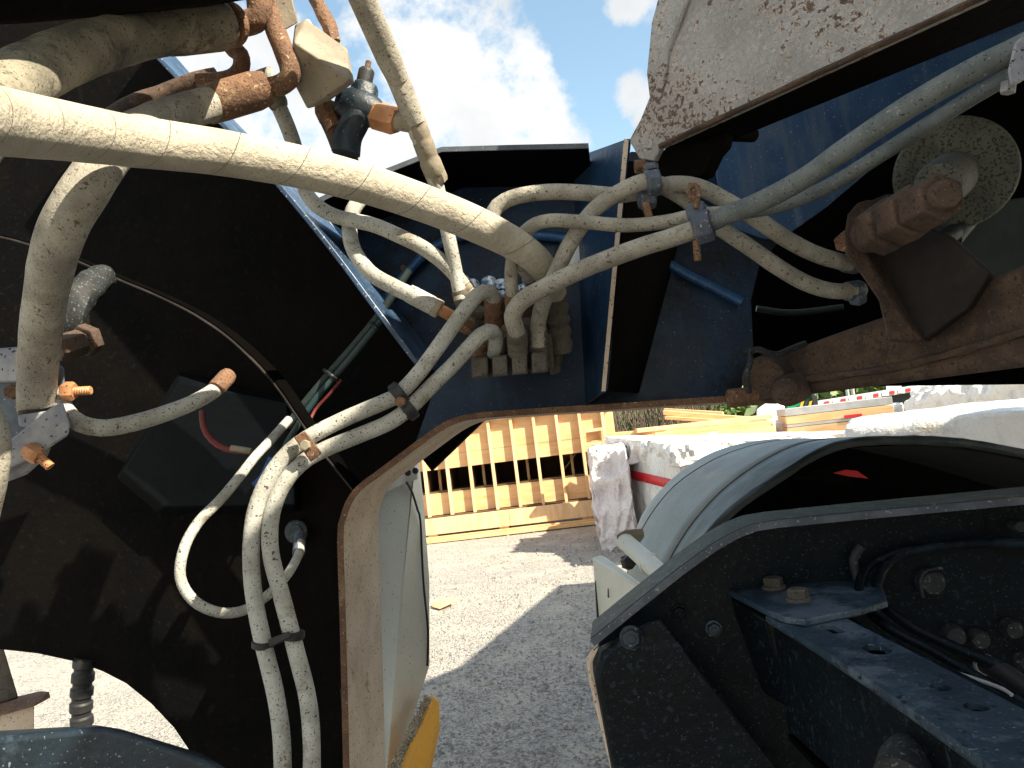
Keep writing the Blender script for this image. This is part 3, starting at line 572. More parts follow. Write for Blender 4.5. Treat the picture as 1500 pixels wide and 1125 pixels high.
hose('fat mouldy hose at the top left ending in a thick collar',
     [(-90, 250, .62), (-20, 165, .68), (40, 112, .76), (110, 78, .85), (190, 55, .94), (260, 43, 1.0), (325, 37, 1.04)], .0305, 'oldhose', wob=0.05, seg=32,
     parts=[('end_collar', (240, 45, .99), (336, 36, 1.045), .0335, 'oldhose'), ('end_collar', (333, 36, 1.04), (341, 36, 1.05), .030, 'rust')])
hose('thick tan hose hanging down the left side from a rusty ferrule into a clamp',
     [(318, 150, 1.06), (270, 163, 1.0), (215, 184, .92), (165, 222, .83), (120, 285, .79), (88, 345, .80), (72, 405, .86), (62, 470, .92), (56, 530, .97), (54, 590, 1.0), (56, 602, 1.0)], .0240, 'oldhose' if False else 'hose', wob=0.05, seg=32,
     parts=[('end_collar', (300, 155, 1.05), (392, 128, 1.08), .0275, 'rust')])
hose('hose dropping from top centre through a long sleeve to the tee fitting',
     [(500, -70, .95), (525, -8, 1.0), (545, 40, 1.04), (562, 82, 1.07), (578, 118, 1.09), (596, 160, 1.11), (612, 200, 1.13), (628, 240, 1.15), (641, 275, 1.17), (651, 320, 1.19), (660, 360, 1.19), (668, 400, 1.2), (675, 440, 1.2)], .0112, 'hosew', wob=.03,
     parts=[('end_collar', (505, -60, .97), (584, 118, 1.09), .0185, 'hose'), ('end_collar', (580, 108, 1.09), (610, 182, 1.12), .0165, 'hose'), ('ferrule', (606, 172, 1.12), (638, 258, 1.16), .0160, 'tan'), ('nut', (628, 232, 1.15), (643, 268, 1.17), .017, 'tan'), ('ferrule', (672, 425, 1.2), (682, 458, 1.21), .013, 'valve')])
hose('thin tan hose behind the thickest hose, curving from the top blocks to the valves',
     [(385, 100, 1.12), (405, 148, 1.14), (425, 195, 1.16), (440, 245, 1.2), (447, 278, 1.22), (463, 300, 1.22), (492, 317, 1.22), (545, 329, 1.21), (588, 347, 1.2), (620, 363, 1.2), (653, 388, 1.2), (680, 418, 1.21)], .0122, 'hosew',
     parts=[('ferrule', (674, 410, 1.21), (690, 432, 1.22), .014, 'tan'), ('end_collar', (395, 125, 1.13), (410, 158, 1.14), .0155, 'oldhose')])
hose('pale hose making a tight U bend left of the valve block with a brass end',
     [(560, 262, 1.3), (533, 287, 1.27), (517, 308, 1.25), (512, 335, 1.24), (519, 368, 1.22), (543, 400, 1.2), (577, 420, 1.18), (600, 431, 1.17), (612, 437, 1.17)], .0128, 'hosew',
     parts=[('end_collar', (598, 429, 1.17), (640, 451, 1.17), .0150, 'hosew'), ('nut', (634, 448, 1.17), (645, 454, 1.17), .0155, 'tan'), ('stem', (640, 451, 1.17), (674, 470, 1.19), .0095, 'brass'), ('nut', (668, 466, 1.19), (690, 480, 1.2), .016, 'rust')])
hose('upper of the two white speckled hoses running from the valve block down to the bottom',
     [(722, 462, 1.2), (724, 440, 1.18), (716, 427, 1.16), (700, 432, 1.14), (672, 466, 1.13), (642, 508, 1.12), (612, 548, 1.11), (584, 577, 1.1), (560, 590, 1.1), (508, 612, 1.1), (460, 636, 1.09), (428, 658, 1.08), (399, 692, 1.07), (376, 742, 1.06), (368, 800, 1.05), (371, 865, 1.04), (384, 935, 1.03), (402, 1010, 1.02), (412, 1075, 1.01), (415, 1160, 1.0)], .0118, 'hosew',
     parts=[('ferrule', (723, 436, 1.18), (722, 480, 1.21), .015, 'rust')])
hose('lower of the two white speckled hoses running from the valve block down to the bottom',
     [(724, 520, 1.2), (727, 500, 1.18), (722, 486, 1.16), (704, 491, 1.14), (665, 533, 1.13), (628, 570, 1.12), (598, 599, 1.1), (568, 620, 1.1), (520, 640, 1.1), (472, 660, 1.09), (440, 680, 1.08), (412, 715, 1.07), (397, 760, 1.06), (397, 812, 1.05), (414, 878, 1.04), (434, 955, 1.03), (450, 1020, 1.02), (456, 1075, 1.01), (457, 1160, 1.0)], .0118, 'hosew',
     parts=[('ferrule', (728, 490, 1.18), (727, 525, 1.21), .015, 'valve')])
hose('slim hose looping round below the slanted housing to the round plug',
     [(423, 615, 1.42), (398, 643, 1.36), (372, 671, 1.30), (345, 706, 1.25), (318, 737, 1.22), (293, 762, 1.2), (271, 800, 1.18), (264, 845, 1.17), (284, 880, 1.17), (320, 897, 1.18), (357, 894, 1.22), (392, 872, 1.27), (420, 843, 1.33), (437, 813, 1.4), (440, 795, 1.45)], .0084, 'hosew', wob=.04,
     parts=[('ferrule', (437, 812, 1.41), (440, 782, 1.5), .0115, 'grey')])
hose('short white hose curving from the left clamp to the dark knob',
     [(70, 545, 1.06), (86, 580, 1.02), (97, 603, 1.0), (117, 620, 1.0), (150, 627, 1.01), (190, 621, 1.03), (232, 609, 1.06), (278, 592, 1.1), (312, 573, 1.13), (328, 558, 1.15)], .0118, 'hosew',
     parts=[('end_collar', (316, 570, 1.13), (336, 548, 1.16), .0135, 'rust')])
hose('pale hose arching high from the valve block to the upper port at the rusty bracket',
     [(790, 425, 1.22), (768, 393, 1.2), (744, 365, 1.19), (724, 338, 1.18), (722, 312, 1.18), (740, 294, 1.18), (775, 284, 1.17), (815, 281, 1.16), (860, 283, 1.15), (905, 286, 1.15), (950, 278, 1.14), (985, 270, 1.12), (1023, 274, 1.11), (1067, 296, 1.11), (1110, 322, 1.11), (1153, 351, 1.12), (1197, 373, 1.13), (1245, 387, 1.15)], .0126, 'hose',
     parts=[('ferrule', (778, 407, 1.21), (797, 436, 1.23), .015, 'valve'), ('end_collar', (1236, 385, 1.15), (1256, 389, 1.16), .0145, 'grey')])
hose('tan hose crossing behind the longest one to the lower port at the rusty bracket',
     [(788, 505, 1.19), (789, 470, 1.17), (798, 437, 1.15), (815, 398, 1.13), (838, 352, 1.12), (870, 308, 1.11), (912, 279, 1.1), (950, 266, 1.1), (985, 280, 1.13), (1020, 304, 1.14), (1054, 333, 1.14), (1093, 359, 1.13), (1136, 389, 1.13), (1179, 414, 1.14), (1218, 426, 1.15), (1250, 426, 1.16)], .0124, 'hose',
     parts=[('ferrule', (788, 480, 1.18), (788, 515, 1.2), .015, 'valve'), ('end_collar', (1240, 427, 1.16), (1262, 424, 1.17), .0155, 'grey'), ('nut', (1256, 428, 1.16), (1256, 442, 1.17), .014, 'grey')])
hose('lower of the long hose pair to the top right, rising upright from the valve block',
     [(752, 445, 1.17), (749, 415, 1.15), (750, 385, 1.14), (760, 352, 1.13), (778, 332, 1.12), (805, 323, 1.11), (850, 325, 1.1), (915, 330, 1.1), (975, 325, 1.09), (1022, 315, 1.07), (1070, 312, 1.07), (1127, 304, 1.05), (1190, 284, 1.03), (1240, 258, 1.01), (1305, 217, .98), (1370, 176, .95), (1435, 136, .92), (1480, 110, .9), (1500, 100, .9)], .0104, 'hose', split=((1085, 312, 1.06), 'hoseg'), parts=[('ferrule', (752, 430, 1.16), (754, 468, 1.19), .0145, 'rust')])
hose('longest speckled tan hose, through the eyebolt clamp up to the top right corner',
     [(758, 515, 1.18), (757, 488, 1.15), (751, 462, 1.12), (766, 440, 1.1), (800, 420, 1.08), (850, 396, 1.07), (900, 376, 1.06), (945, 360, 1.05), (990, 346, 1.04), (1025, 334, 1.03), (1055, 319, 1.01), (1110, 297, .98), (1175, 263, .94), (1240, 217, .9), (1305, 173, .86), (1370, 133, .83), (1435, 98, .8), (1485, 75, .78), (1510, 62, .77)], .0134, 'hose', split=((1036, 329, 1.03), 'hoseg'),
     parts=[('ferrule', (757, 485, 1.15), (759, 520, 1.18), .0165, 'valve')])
# black tie at upright run
# second clamp hose at far left edge
hose('tan hose stub at the left edge beside the clamp', [(-60, 560, .9), (-30, 600, .88), (-14, 640, .86), (-16, 690, .86), (-30, 760, .88)], .020, 'hose')
# wiring bundle
def cable(label, pts, r, mat, cat='cable', name='cable'):
    wp = [P(*p) for p in pts]; loc = min(wp, key=lambda q: q.z)
    bm = new_bm(); tube(bm, catmull(wp, 0.012), r, 10, wob=.05)
    return tag(obj(name, bm, mat, None, loc=loc), label, cat, 'cables on the machine')
cable('grey-green cable of the strapped bundle in the dark frame recess', [(600, 395, 1.50), (555, 462, 1.50), (520, 505, 1.50), (485, 545, 1.50), (452, 584, 1.50), (420, 625, 1.50)], .0085, 'teal')
cable('teal cable lying along the right side of the strapped bundle', [(558, 470, 1.49), (524, 512, 1.49), (490, 552, 1.49), (457, 592, 1.49), (420, 650, 1.49), (400, 700, 1.49)], .0065, 'cable')
cable('thin red cable peeping out beside the strapped bundle', [(500, 556, 1.49), (480, 580, 1.49), (462, 600, 1.49), (450, 625, 1.47)], .0035, 'redcable')
cable('dull red cable hooking round under the short white hose', [(296, 602, 1.44), (298, 625, 1.43), (310, 645, 1.43), (332, 658, 1.43), (362, 662, 1.43)], .006, 'redcable')
cable('blue cable end beside the rusty hose strap', [(398, 672, 1.46), (385, 700, 1.44), (372, 712, 1.43)], .008, 'bluehose')
bm = new_bm(); rod(bm, P(338, 656, 1.42), P(368, 661, 1.42), .006)
tag(obj('cable_connector', bm, 'tan', None, .001, loc=P(368, 661, 1.42)), 'small dusty brass connector on the dull red cable', 'connector')
for (a, b) in (((545, 476), (558, 484)), ((478, 545), (494, 556))):
    bm = new_bm(); tube(bm, catmull([P(a[0] - 3, a[1] - 3, 1.5), P((a[0] + b[0]) / 2, (a[1] + b[1]) / 2, 1.465), P(b[0] + 3, b[1] + 3, 1.5)], .004), .004, 8)
    tag(obj('cable_tie', bm, 'rubber', None, loc=P(a[0], a[1], 1.5)), 'black tie at the %s end of the strapped cable bundle' % ('upper' if a[0] > 500 else 'lower'), 'cable tie')
# ------------------------------------------------------------ clamps on hoses
def ring(bm, c, axis, r, wd, th=0.003, seg=28):
    axis = V(axis).normalized()
    lathe(bm, c - axis * wd / 2, c + axis * wd / 2, [(0, r), (.1, r + th), (.9, r + th), (1, r)], seg)
def clamp(label, cen, rad, names, mat='grey'): pass
# clamp on the two white hoses
cl = thing('hose_clamp', 'black double hose clamp holding the two white hoses at the frame bend', 'hose clamp', P(596, 605, 1.12), 'hose clamps')
a, b = P(584, 577, 1.1), P(598, 599, 1.1); axh = (P(612, 548, 1.11) - P(560, 590, 1.1)).normalized()
bm = new_bm(); ring(bm, a, axh, .0135, .017, .005); ring(bm, b, axh, .0135, .017, .005); obj('band', bm, 'rubber', cl, .001)
bm = new_bm(); m_ = P(588, 589, 1.08); nut(bm, m_, m_ - Fv * .01, .008); obj('bolt', bm, 'rust', cl, .0005)
bm = new_bm(); hull(bm, [P(x, y, d) for d in (1.09, 1.115) for x, y in ((568, 565), (578, 560), (608, 608), (598, 615))]); obj('bridge', bm, 'rubber', cl, .002)
# rusty strap
cl = thing('hose_clamp', 'rusty flat strap bolted over the two white hoses left of the frame bend', 'hose clamp', P(455, 680, 1.1), 'hose clamps')
bm = new_bm(); hull(bm, [P(x, y, d) for d in (1.055, 1.062) for x, y in ((430, 640), (447, 631), (472, 664), (455, 677))]); obj('strap', bm, 'rust', cl, .002)
bm = new_bm(); m_ = P(449, 652, 1.055); nut(bm, m_, m_ - Fv * .008, .008); obj('bolt', bm, 'tan', cl, .0005)
# black tie across the two hoses low
cl = thing('hose_tie', 'black plastic tie joining the two white hoses near the bottom', 'cable tie', P(378, 950, 1.03), 'hose clamps')
axv = (P(386, 960, 1.03) - P(382, 915, 1.03)).normalized()
bm = new_bm(); ring(bm, P(385, 943, 1.03), axv + V((-.15, 0, 0)), .0132, .010, .002); ring(bm, P(430, 930, 1.03), axv + V((-.15, 0, 0)), .0132, .010, .002); obj('band', bm, 'rubber', cl)
bm = new_bm(); hull(bm, [P(x, y, d) for d in (1.008, 1.03) for x, y in ((392, 937), (424, 924), (427, 934), (395, 949))]); obj('bridge', bm, 'rubber', cl, .002)
# black clamp on upper right hoses
cl = thing('hose_clamp', 'small dark hexagonal hose clamp just below the boom tip', 'hose clamp', P(958, 300, 1.1), 'hose clamps')
ax_ = (P(965, 270, 1.1) - P(940, 274, 1.1)).normalized()
bm = new_bm(); c = P(956, 267, 1.1)
lathe(bm, c - ax_ * .011, c + ax_ * .011, [(0, .017), (.15, .020), (.85, .020), (1, .017)], 8); obj('upper_block', bm, 'grey', cl, .001)
bm = new_bm(); c = P(948, 290, 1.12); lathe(bm, c - ax_ * .014, c + ax_ * .012, [(0, .014), (.15, .018), (.85, .018), (1, .014)], 8); obj('lower_block', bm, 'grey', cl, .001)
bm = new_bm(); rod(bm, P(945, 296, 1.1), P(951, 318, 1.1), .006); obj('bolt', bm, 'rust', cl)
bm = new_bm(); nut(bm, P(955, 249, 1.1), P(954, 240, 1.1), .010); obj('nut', bm, 'grey', cl)
# eyebolt clamp
cl = thing('hose_clamp', 'dark angular clamp with a rusty eyebolt through it on the longest hose', 'hose clamp', P(1020, 380, 1.05), 'hose clamps')
ax_ = (P(1040, 326, 1.02) - P(1014, 334, 1.03)).normalized()
c = P(1030, 332, 1.025)
bm = new_bm(); lathe(bm, c - ax_ * .013, c + ax_ * .013, [(0, .020), (.12, .0235), (.88, .0235), (1, .021)], 8); obj('lower_block', bm, 'grey', cl, .0015)
c2 = P(1024, 315, 1.06)
bm = new_bm(); lathe(bm, c2 - ax_ * .015, c2 + ax_ * .011, [(0, .016), (.12, .019), (.88, .019), (1, .017)], 8); obj('upper_block', bm, 'grey', cl, .0015)
bm = new_bm(); tube(bm, catmull([P(1019, 306, 1.03), P(1021, 294, 1.03), P(1023, 283, 1.03), P(1021, 274, 1.03), P(1014, 272, 1.03), P(1009, 279, 1.03), P(1012, 288, 1.03), P(1018, 292, 1.03)], .003), .0042, 10); obj('eyebolt', bm, 'rust', cl)
bm = new_bm(); lathe(bm, P(1020, 352, 1.03), P(1022, 382, 1.03), [(i / 14, .0048 + .0008 * (i % 2)) for i in range(15)], 12); obj('shank', bm, 'rust', cl)
# top right hose ends
cl = thing('hose_clamp', 'chipped pale clamp gripping the long hoses at the right edge', 'hose clamp', P(1490, 110, .8), 'hose clamps')
bm = new_bm(); hull(bm, [P(x, y, d) for d in (.76, .82) for x, y in ((1486, 62), (1500, 52), (1516, 92), (1500, 118), (1480, 128), (1476, 105), (1490, 92))]); obj('block', bm, 'greylt', cl, .003)
bm = new_bm(); nut(bm, P(1478, 120, .8), P(1476, 136, .8), .008); obj('nut', bm, 'greylt', cl)
# left clamp assembly
cl = thing('hose_clamp', 'large grey clamp block with rusty bolts on the thick left hose', 'hose clamp', P(40, 700, 1.0), 'hose clamps')
def hp(bm, pts, d0, d1): hull(bm, [P(x, y, d) for d in (d0, d1) for x, y in pts])
bm = new_bm(); hp(bm, [(-30, 512), (30, 508), (45, 530), (30, 560), (-30, 560)], 1.0, 1.06); obj('back_block', bm, 'greylt', cl, .003)
bm = new_bm(); hp(bm, [(80, 530), (94, 538), (95, 570), (98, 625), (74, 640), (30, 645), (-30, 690), (-30, 540), (0, 535), (28, 535)], 1.02, 1.07); obj('rear_jaw', bm, 'grey', cl, .003)
bm = new_bm(); hp(bm, [(26, 608), (82, 600), (84, 618), (60, 628), (28, 625)], .96, 1.01); obj('lip', bm, 'greylt', cl, .003)
bm = new_bm(); hp(bm, [(76, 596), (92, 588), (103, 622), (100, 638), (60, 664), (10, 690), (-30, 702), (-30, 680), (20, 660), (70, 630)], .955, 1.0); obj('front_jaw', bm, 'greylt', cl, .003)
bm = new_bm(); hp(bm, [(10, 648), (80, 640), (70, 668), (40, 695), (10, 706), (-30, 712), (-30, 660)], 1.0, 1.06); obj('lower_jaw', bm, 'greylt', cl, .008)
bm = new_bm(); lathe(bm, P(92, 573, 1.0), P(110, 573, 1.0), [(0, .011), (.2, .013), (.8, .013), (1, .011)], 6); lathe(bm, P(108, 573, 1.0), P(133, 572, 1.0), [(i / 14, .0055 + .0008 * (i % 2)) for i in range(15)], 12); obj('bolt', bm, 'brass', cl)
bm = new_bm(); lathe(bm, P(38, 658, .95), P(58, 670, .95), [(0, .010), (.2, .012), (.8, .012), (1, .010)], 6); lathe(bm, P(56, 668, .95), P(74, 684, .95), [(i / 14, .0055 + .0008 * (i % 2)) for i in range(15)], 12); obj('bolt', bm, 'brass', cl)
bm = new_bm(); nut(bm, P(22, 574, 1.0), P(16, 574, .98), .010); obj('bolt', bm, 'rust', cl)
# black tie on upright hose
bm = new_bm(); ring(bm, P(757, 362, 1.128), P(760, 352, 1.13) - P(750, 385, 1.14), .0125, .010, .002)
tag(obj('hose_tie', bm, 'rubber', None, loc=P(757, 368, 1.13)), 'black tie round the short upright hose above the valve block', 'cable tie', 'hose clamps')
# ------------------------------------------------------------ valve block
vb = thing('valve_block', 'dusty four-section valve block under the hose ends in the middle', 'valve', P(750, 550, 1.3))
for i in range(4):
    x0 = 690 + i * 28.8; y0 = 523 - i * 2.6
    bm = new_bm(); hull(bm, [P(x, y, d) for d, k in ((1.165, 2), (1.235, 0)) for x, y in ((x0 + k, y0 + k), (x0 + 26 - k, y0 - 2 + k), (x0 + 27 - k, y0 + 30 - k), (x0 + 1 + k, y0 + 32 - k))])
    obj('section_cap', bm, 'valve', vb, .003)
bm = new_bm(); hull(bm, [P(x, y, d) for d in (1.236, 1.45) for x, y in ((690, 500), (808, 488), (812, 540), (694, 552))]); obj('body', bm, 'valve', vb, .003)
bm = new_bm(); hull(bm, [P(x, y, d) for d in (1.26, 1.5) for x, y in ((684, 440), (826, 430), (822, 520), (690, 520))]); obj('manifold', bm, 'brown', vb, .004)
bm = new_bm(); hull(bm, [P(x, y, d) for d in (1.30, 1.5) for x, y in ((800, 430), (828, 426), (826, 492), (822, 545), (806, 550))]); obj('end_plate', bm, 'valve', vb, .004)
for (x, y, dy) in [(698, 480, 30), (727, 500, 14), (757, 494, 16), (788, 492, 16), (700, 452, 30), (738, 480, 30), (771, 470, 26), (706, 500, 24)]:
    bm = new_bm(); lathe(bm, P(x, y, 1.22), P(x + 1, y + dy, 1.24), [(0, .012), (.15, .0145), (.3, .0145), (.32, .012), (.45, .012), (.5, .0155), (.95, .0155), (1, .013)], 16); obj('port_fitting', bm, R.choice(['rust', 'valve', 'brown']), vb, .0008)
for i in range(16):
    x, y = 692 + (i % 8) * 14.5 + R.uniform(-4, 4), 440 + (i // 8) * 34 + R.uniform(-8, 8)
    bm = new_bm(); a = P(x, y, 1.245 + R.uniform(-.01, .02)); nut(bm, a, a + V((R.uniform(-.004, .004), -.014, R.uniform(-.012, .012))), R.uniform(.007, .012)); obj('nut', bm, R.choice(['rust', 'valve', 'brown', 'brown']), vb, .0006)
for (x, y) in [(690, 412), (716, 408), (734, 412), (766, 420), (776, 404)]:
    bm = new_bm(); lathe(bm, P(x, y, 1.32), P(x + 3, y + 34, 1.30), [(0, .010), (.1, .015), (.5, .015), (.52, .012), (.8, .012), (1, .014)], 14); obj('solenoid', bm, 'chrome', vb, .001)
# ------------------------------------------------------------ top-left rusty elbows and blocks
pipes = [('rusty elbow pipe bending up from the mouldy hose collar', [(338, 34, 1.05), (360, 34, 1.06), (377, 26, 1.06), (380, 5, 1.06), (372, -40, 1.06)], .0175),
         ('short rusty elbow dropping beneath the mouldy hose collar', [(338, 52, 1.10), (338, 68, 1.10), (352, 80, 1.1), (354, 98, 1.10), (343, 112, 1.10), (322, 118, 1.10), (290, 120, 1.10)], .0125),
         ('rusty elbow pipe joining the rusty ferrule to the tan blocks', [(396, 128, 1.08), (412, 124, 1.07), (424, 114, 1.06), (424, 98, 1.06), (414, 70, 1.06), (404, 46, 1.07), (396, 20, 1.08)], .0145)]
for lb, pts, r in pipes:
    wp = catmull([P(*p) for p in pts], .006)
    bm = new_bm(); tube(bm, wp, r, 20, wob=.06)
    tag(obj('elbow_pipe', bm, 'rust', None, loc=min(wp, key=lambda q: q.z)), lb, 'pipe', 'rusty elbow pipes')
bm = new_bm(); tube(bm, catmull([P(318, 116, 1.12), P(280, 124, 1.12), P(240, 140, 1.12), P(190, 158, 1.1), P(150, 185, 1.05)], .008), .0165, 18, wob=.1)
tag(obj('dark_pipe', bm, 'brown', None, loc=P(150, 185, 1.05)), 'dark brown pipe behind the rusty ferrule of the left hose', 'pipe', 'rusty elbow pipes')
bm = new_bm(); tube(bm, catmull([P(455, -20, 1.15), P(470, 12, 1.15), P(482, 38, 1.15), P(490, 62, 1.15)], .006), .0115, 12, wob=.35)
tag(obj('threaded_rod', bm, 'rust', None, loc=P(490, 62, 1.15)), 'rough rusty rod above the tan block against the sky', 'rod')
# tan block
tb = thing('manifold_block', 'tan chamfered steel block hanging over the tee fitting', 'steel block', P(450, 160, 1.1))
lit = [(431, 64), (432, 37), (448, 28), (509, 72), (513, 117)]
drk = [(427, 66), (511, 119), (519, 123), (483, 147), (461, 157), (451, 160), (422, 108)]
bm = new_bm(); hull(bm, [P(*p, 1.12) for p in lit[1:4]] + [P(431, 62, 1.05), P(512, 116, 1.05), P(519, 121, 1.07)] + [P(483, 148, 1.10), P(461, 157, 1.10), P(450, 160, 1.10), P(423, 108, 1.09)] + [P(509, 78, 1.2), P(448, 36, 1.2)]); obj('body', bm, 'tan', tb, .002)
bm = new_bm(); hull(bm, [P(x, y, d) for d in (1.13, 1.17) for x, y in ((436, 34), (452, 27), (458, 36), (440, 44))]); obj('boss', bm, 'panel', tb, .003)
tb = thing('manifold_block', 'small bent tan steel plate at the top beside the rusty elbows', 'steel block', P(430, 45, 1.12))
bm = new_bm(); hull(bm, [P(x, y, d) for d in (1.10, 1.125) for x, y in ((400, -30), (424, -20), (437, 33), (414, 46), (394, -10))]); obj('body', bm, 'tan', tb, .002)
bm = new_bm(); hull(bm, [P(x, y, d) for d in (1.07, 1.1) for x, y in ((372, -20), (398, -15), (416, 38), (410, 50), (385, 22))]); obj('flap', bm, 'rust', tb, .003)
# overhanging dark channel at the very top left
bm = new_bm(); hull(bm, [P(*p, d) for d in (.9, 1.02) for p in ((-80, -60), (385, -60), (370, -2), (300, 10), (150, 20), (40, 34), (-80, 40))])
box(bm, (-1.2, .44, 1.80), (.86, 0, 0), (0, .37, 0), (0, 0, .1))  # unseen box added above to shade the mouldy hose
tag(obj('overhead_channel', bm, 'black', None, .004, loc=P(0, 30, .95)), 'dark greasy steel channel along the top left edge above the mouldy hose', 'steel beam')
# tee fitting
tf = thing('tee_fitting', 'black speckled tee fitting with orange hex nut and black cap under the sky', 'fitting', P(505, 228, 1.15))
bm = new_bm(); lathe(bm, P(560, 168, 1.14), P(498, 150, 1.15), [(0, .016), (.15, .022), (.45, .030), (.75, .028), (1, .020)], 24); tube(bm, catmull([P(535, 130, 1.15), P(528, 160, 1.14), P(512, 195, 1.14), P(506, 225, 1.14)], .008), [.017, .018, .02, .022, .024, .024, .023, .022, .021, .02, .019, .018, .018][:len(catmull([P(535, 130, 1.15), P(528, 160, 1.14), P(512, 195, 1.14), P(506, 225, 1.14)], .008))] if len(catmull([P(535, 130, 1.15), P(528, 160, 1.14), P(512, 195, 1.14), P(506, 225, 1.14)], .008)) <= 13 else .021, 20, wob=.15); obj('body', bm, 'navytop', tf, .001)
bm = new_bm(); lathe(bm, P(548, 168, 1.14), P(582, 178, 1.13), [(0, .020), (.1, .0225), (.9, .0225), (1, .020)], 6); obj('nut', bm, 'brass', tf, .001)
bm = new_bm(); rod(bm, P(580, 177, 1.13), P(610, 182, 1.12), .014); obj('stem', bm, 'tan', tf, .001)
bm = new_bm(); lathe(bm, P(530, 138, 1.15), P(538, 100, 1.15), [(0, .013), (.25, .013), (.27, .015), (.32, .015), (.34, .0125), (.9, .0125), (1, .009)], 20); obj('cap', bm, 'rubber', tf, .001)
bm = new_bm(); rod(bm, P(538, 101, 1.15), P(540, 90, 1.15), .0045); rod(bm, P(531, 134, 1.15), P(533, 122, 1.15), .0145); obj('cap_stem', bm, 'rust', tf)
bm = new_bm(); lathe(bm, P(472, 148, 1.16), P(492, 190, 1.15), [(0, .014), (.2, .014), (.22, .019), (.6, .019), (.62, .015), (1, .015)], 8); obj('union', bm, 'rust', tf, .001)
bm = new_bm(); tube(bm, catmull([P(484, 172, 1.16), P(496, 200, 1.16), P(508, 235, 1.17), P(520, 270, 1.2)], .008), .0175, 18, wob=.1); obj('downpipe', bm, 'brown', tf)
# ============================================================ LOWER LEFT
bm = new_bm(); hull(bm, [P(*p, 1.0) for p in ((-80, 1085), (150, 1064), (185, 1072), (260, 1098), (330, 1125), (420, 1230), (-80, 1230))] + [P(*p, 1.3) for p in ((-80, 1075), (140, 1062), (180, 1068), (300, 1105))])
tag(obj('tank_top', bm, 'navytop', None, .01, loc=P(100, 1230, 1.0)), 'dark blue dusty tank top at the bottom left corner', 'tank')
cpts = [P(124, 965, 1.68), P(121, 1000, 1.68), P(119, 1035, 1.68), P(121, 1075, 1.68)]
cc_ = catmull(cpts, .004)
bm = new_bm(); tube(bm, cc_, [.021 + (.003 if (i % 8) < 5 else -.001) for i in range(len(cc_))], 20)
tag(obj('corrugated_hose', bm, 'rubber', None, loc=cpts[-1]), 'black ribbed hose standing in the round opening at the lower left', 'hose')
bk = thing('corner_bracket', 'rusty brown channel bracket with a grey post at the lower left edge', 'bracket', P(0, 1060, 1.9))
bm = new_bm(); hull(bm, [P(x, y, d) for (x, y, d) in ((-60, 1050, 1.9), (72, 1013, 1.9), (74, 1022, 1.9), (50, 1035, 1.85), (-60, 1065, 1.85), (-60, 1040, 2.1), (60, 1012, 2.1))]); obj('top_flange', bm, 'rust', bk, .002)
bm = new_bm(); hull(bm, [P(x, y, d) for d in (1.87, 1.93) for (x, y) in ((-60, 1062), (50, 1033), (50, 1075), (-60, 1100))]); obj('web', bm, 'mud', bk, .002)
bm = new_bm(); hull(bm, [P(x, y, d) for d in (1.95, 2.05) for (x, y) in ((-60, 930), (4, 945), (27, 1022), (-60, 1048))]); obj('post', bm, 'valve', bk, .004)
# ============================================================ WHITE SIDE PANEL + YELLOW STEP
vp = thing('side_panel', 'pale grey body panel with a black seal just right of the frame leg', 'body panel', PY(560, 1200, 2.3))
pa = [(520, 1230), (536, 800), (541, 745), (553, 716), (600, 682), (614, 678)]
fold = [(604, 700), (588, 900), (560, 1230)]
Lf = [PY(*p, 2.2) for p in [(500, 1260), (520, 800), (530, 740), (550, 712), (608, 680)]] + [PY(*p, 2.2) for p in [(603, 705), (586, 900), (556, 1260)]]
bm = new_bm(); prism(bm, Lf, Fv * .02); obj('front_face', bm, 'panel', vp, .001)
e0 = [PY(*p, 2.2) for p in [(608, 680), (603, 705), (586, 900), (556, 1260)]]
e1 = [PY(*p, 2.34) for p in [(614, 677), (620, 720), (628, 850)]]
bm = new_bm()
rr_ = [PY(614, 676, 2.32), PY(621, 740, 2.32), PY(629, 850, 2.32), PY(629, 975, 2.32), PY(600, 1065, 2.32), PY(578, 1260, 2.32)]
ll_ = [PY(608, 680, 2.199), PY(602, 740, 2.199), PY(591, 850, 2.199), PY(580, 975, 2.199), PY(573, 1065, 2.199), PY(557, 1260, 2.199)]
va = [bm.verts.new(p) for p in ll_]; vb_ = [bm.verts.new(p) for p in rr_]; vc = [bm.verts.new(p + V((-.01, .02, 0))) for p in ll_]; vd = [bm.verts.new(p + V((-.01, .02, 0))) for p in rr_]
for i in range(5):
    for q in ((va[i], va[i + 1], vb_[i + 1], vb_[i]), (vd[i], vd[i + 1], vc[i + 1], vc[i]), (vb_[i], vb_[i + 1], vd[i + 1], vd[i]), (va[i + 1], va[i], vc[i], vc[i + 1])): bm.faces.new(q)
bm.faces.new((va[0], vb_[0], vd[0], vc[0])); bm.faces.new((va[-1], vc[-1], vd[-1], vb_[-1])); bmesh.ops.recalc_face_normals(bm, faces=bm.faces[:]); obj('sunlit_face', bm, 'cream', vp)  # sunlit part of the panel put in as a cream folded face
for pts in ([(541, 748), (544, 850), (549, 960), (556, 1060), (562, 1200)],):
    bm = new_bm(); tube(bm, catmull([PY(*p, 2.19) for p in pts], .03), .004, 8); obj('seal', bm, 'rubber', vp)
bm = new_bm(); tube(bm, catmull([PY(*p, 2.19) for p in [(549, 764), (552, 742), (559, 719)]], .02), .0035, 8); obj('seal', bm, 'rubber', vp)
bm = new_bm(); tube(bm, catmull([PY(*p, d) for p, d in [((595, 706), 2.18), ((604, 722), 2.19), ((612, 748), 2.22), ((616, 765), 2.25)]] + [PY(620, 850, 2.27), PY(627, 925, 2.30), PY(626, 975, 2.31)], .03), .0035, 8); obj('seal', bm, 'rubber', vp)
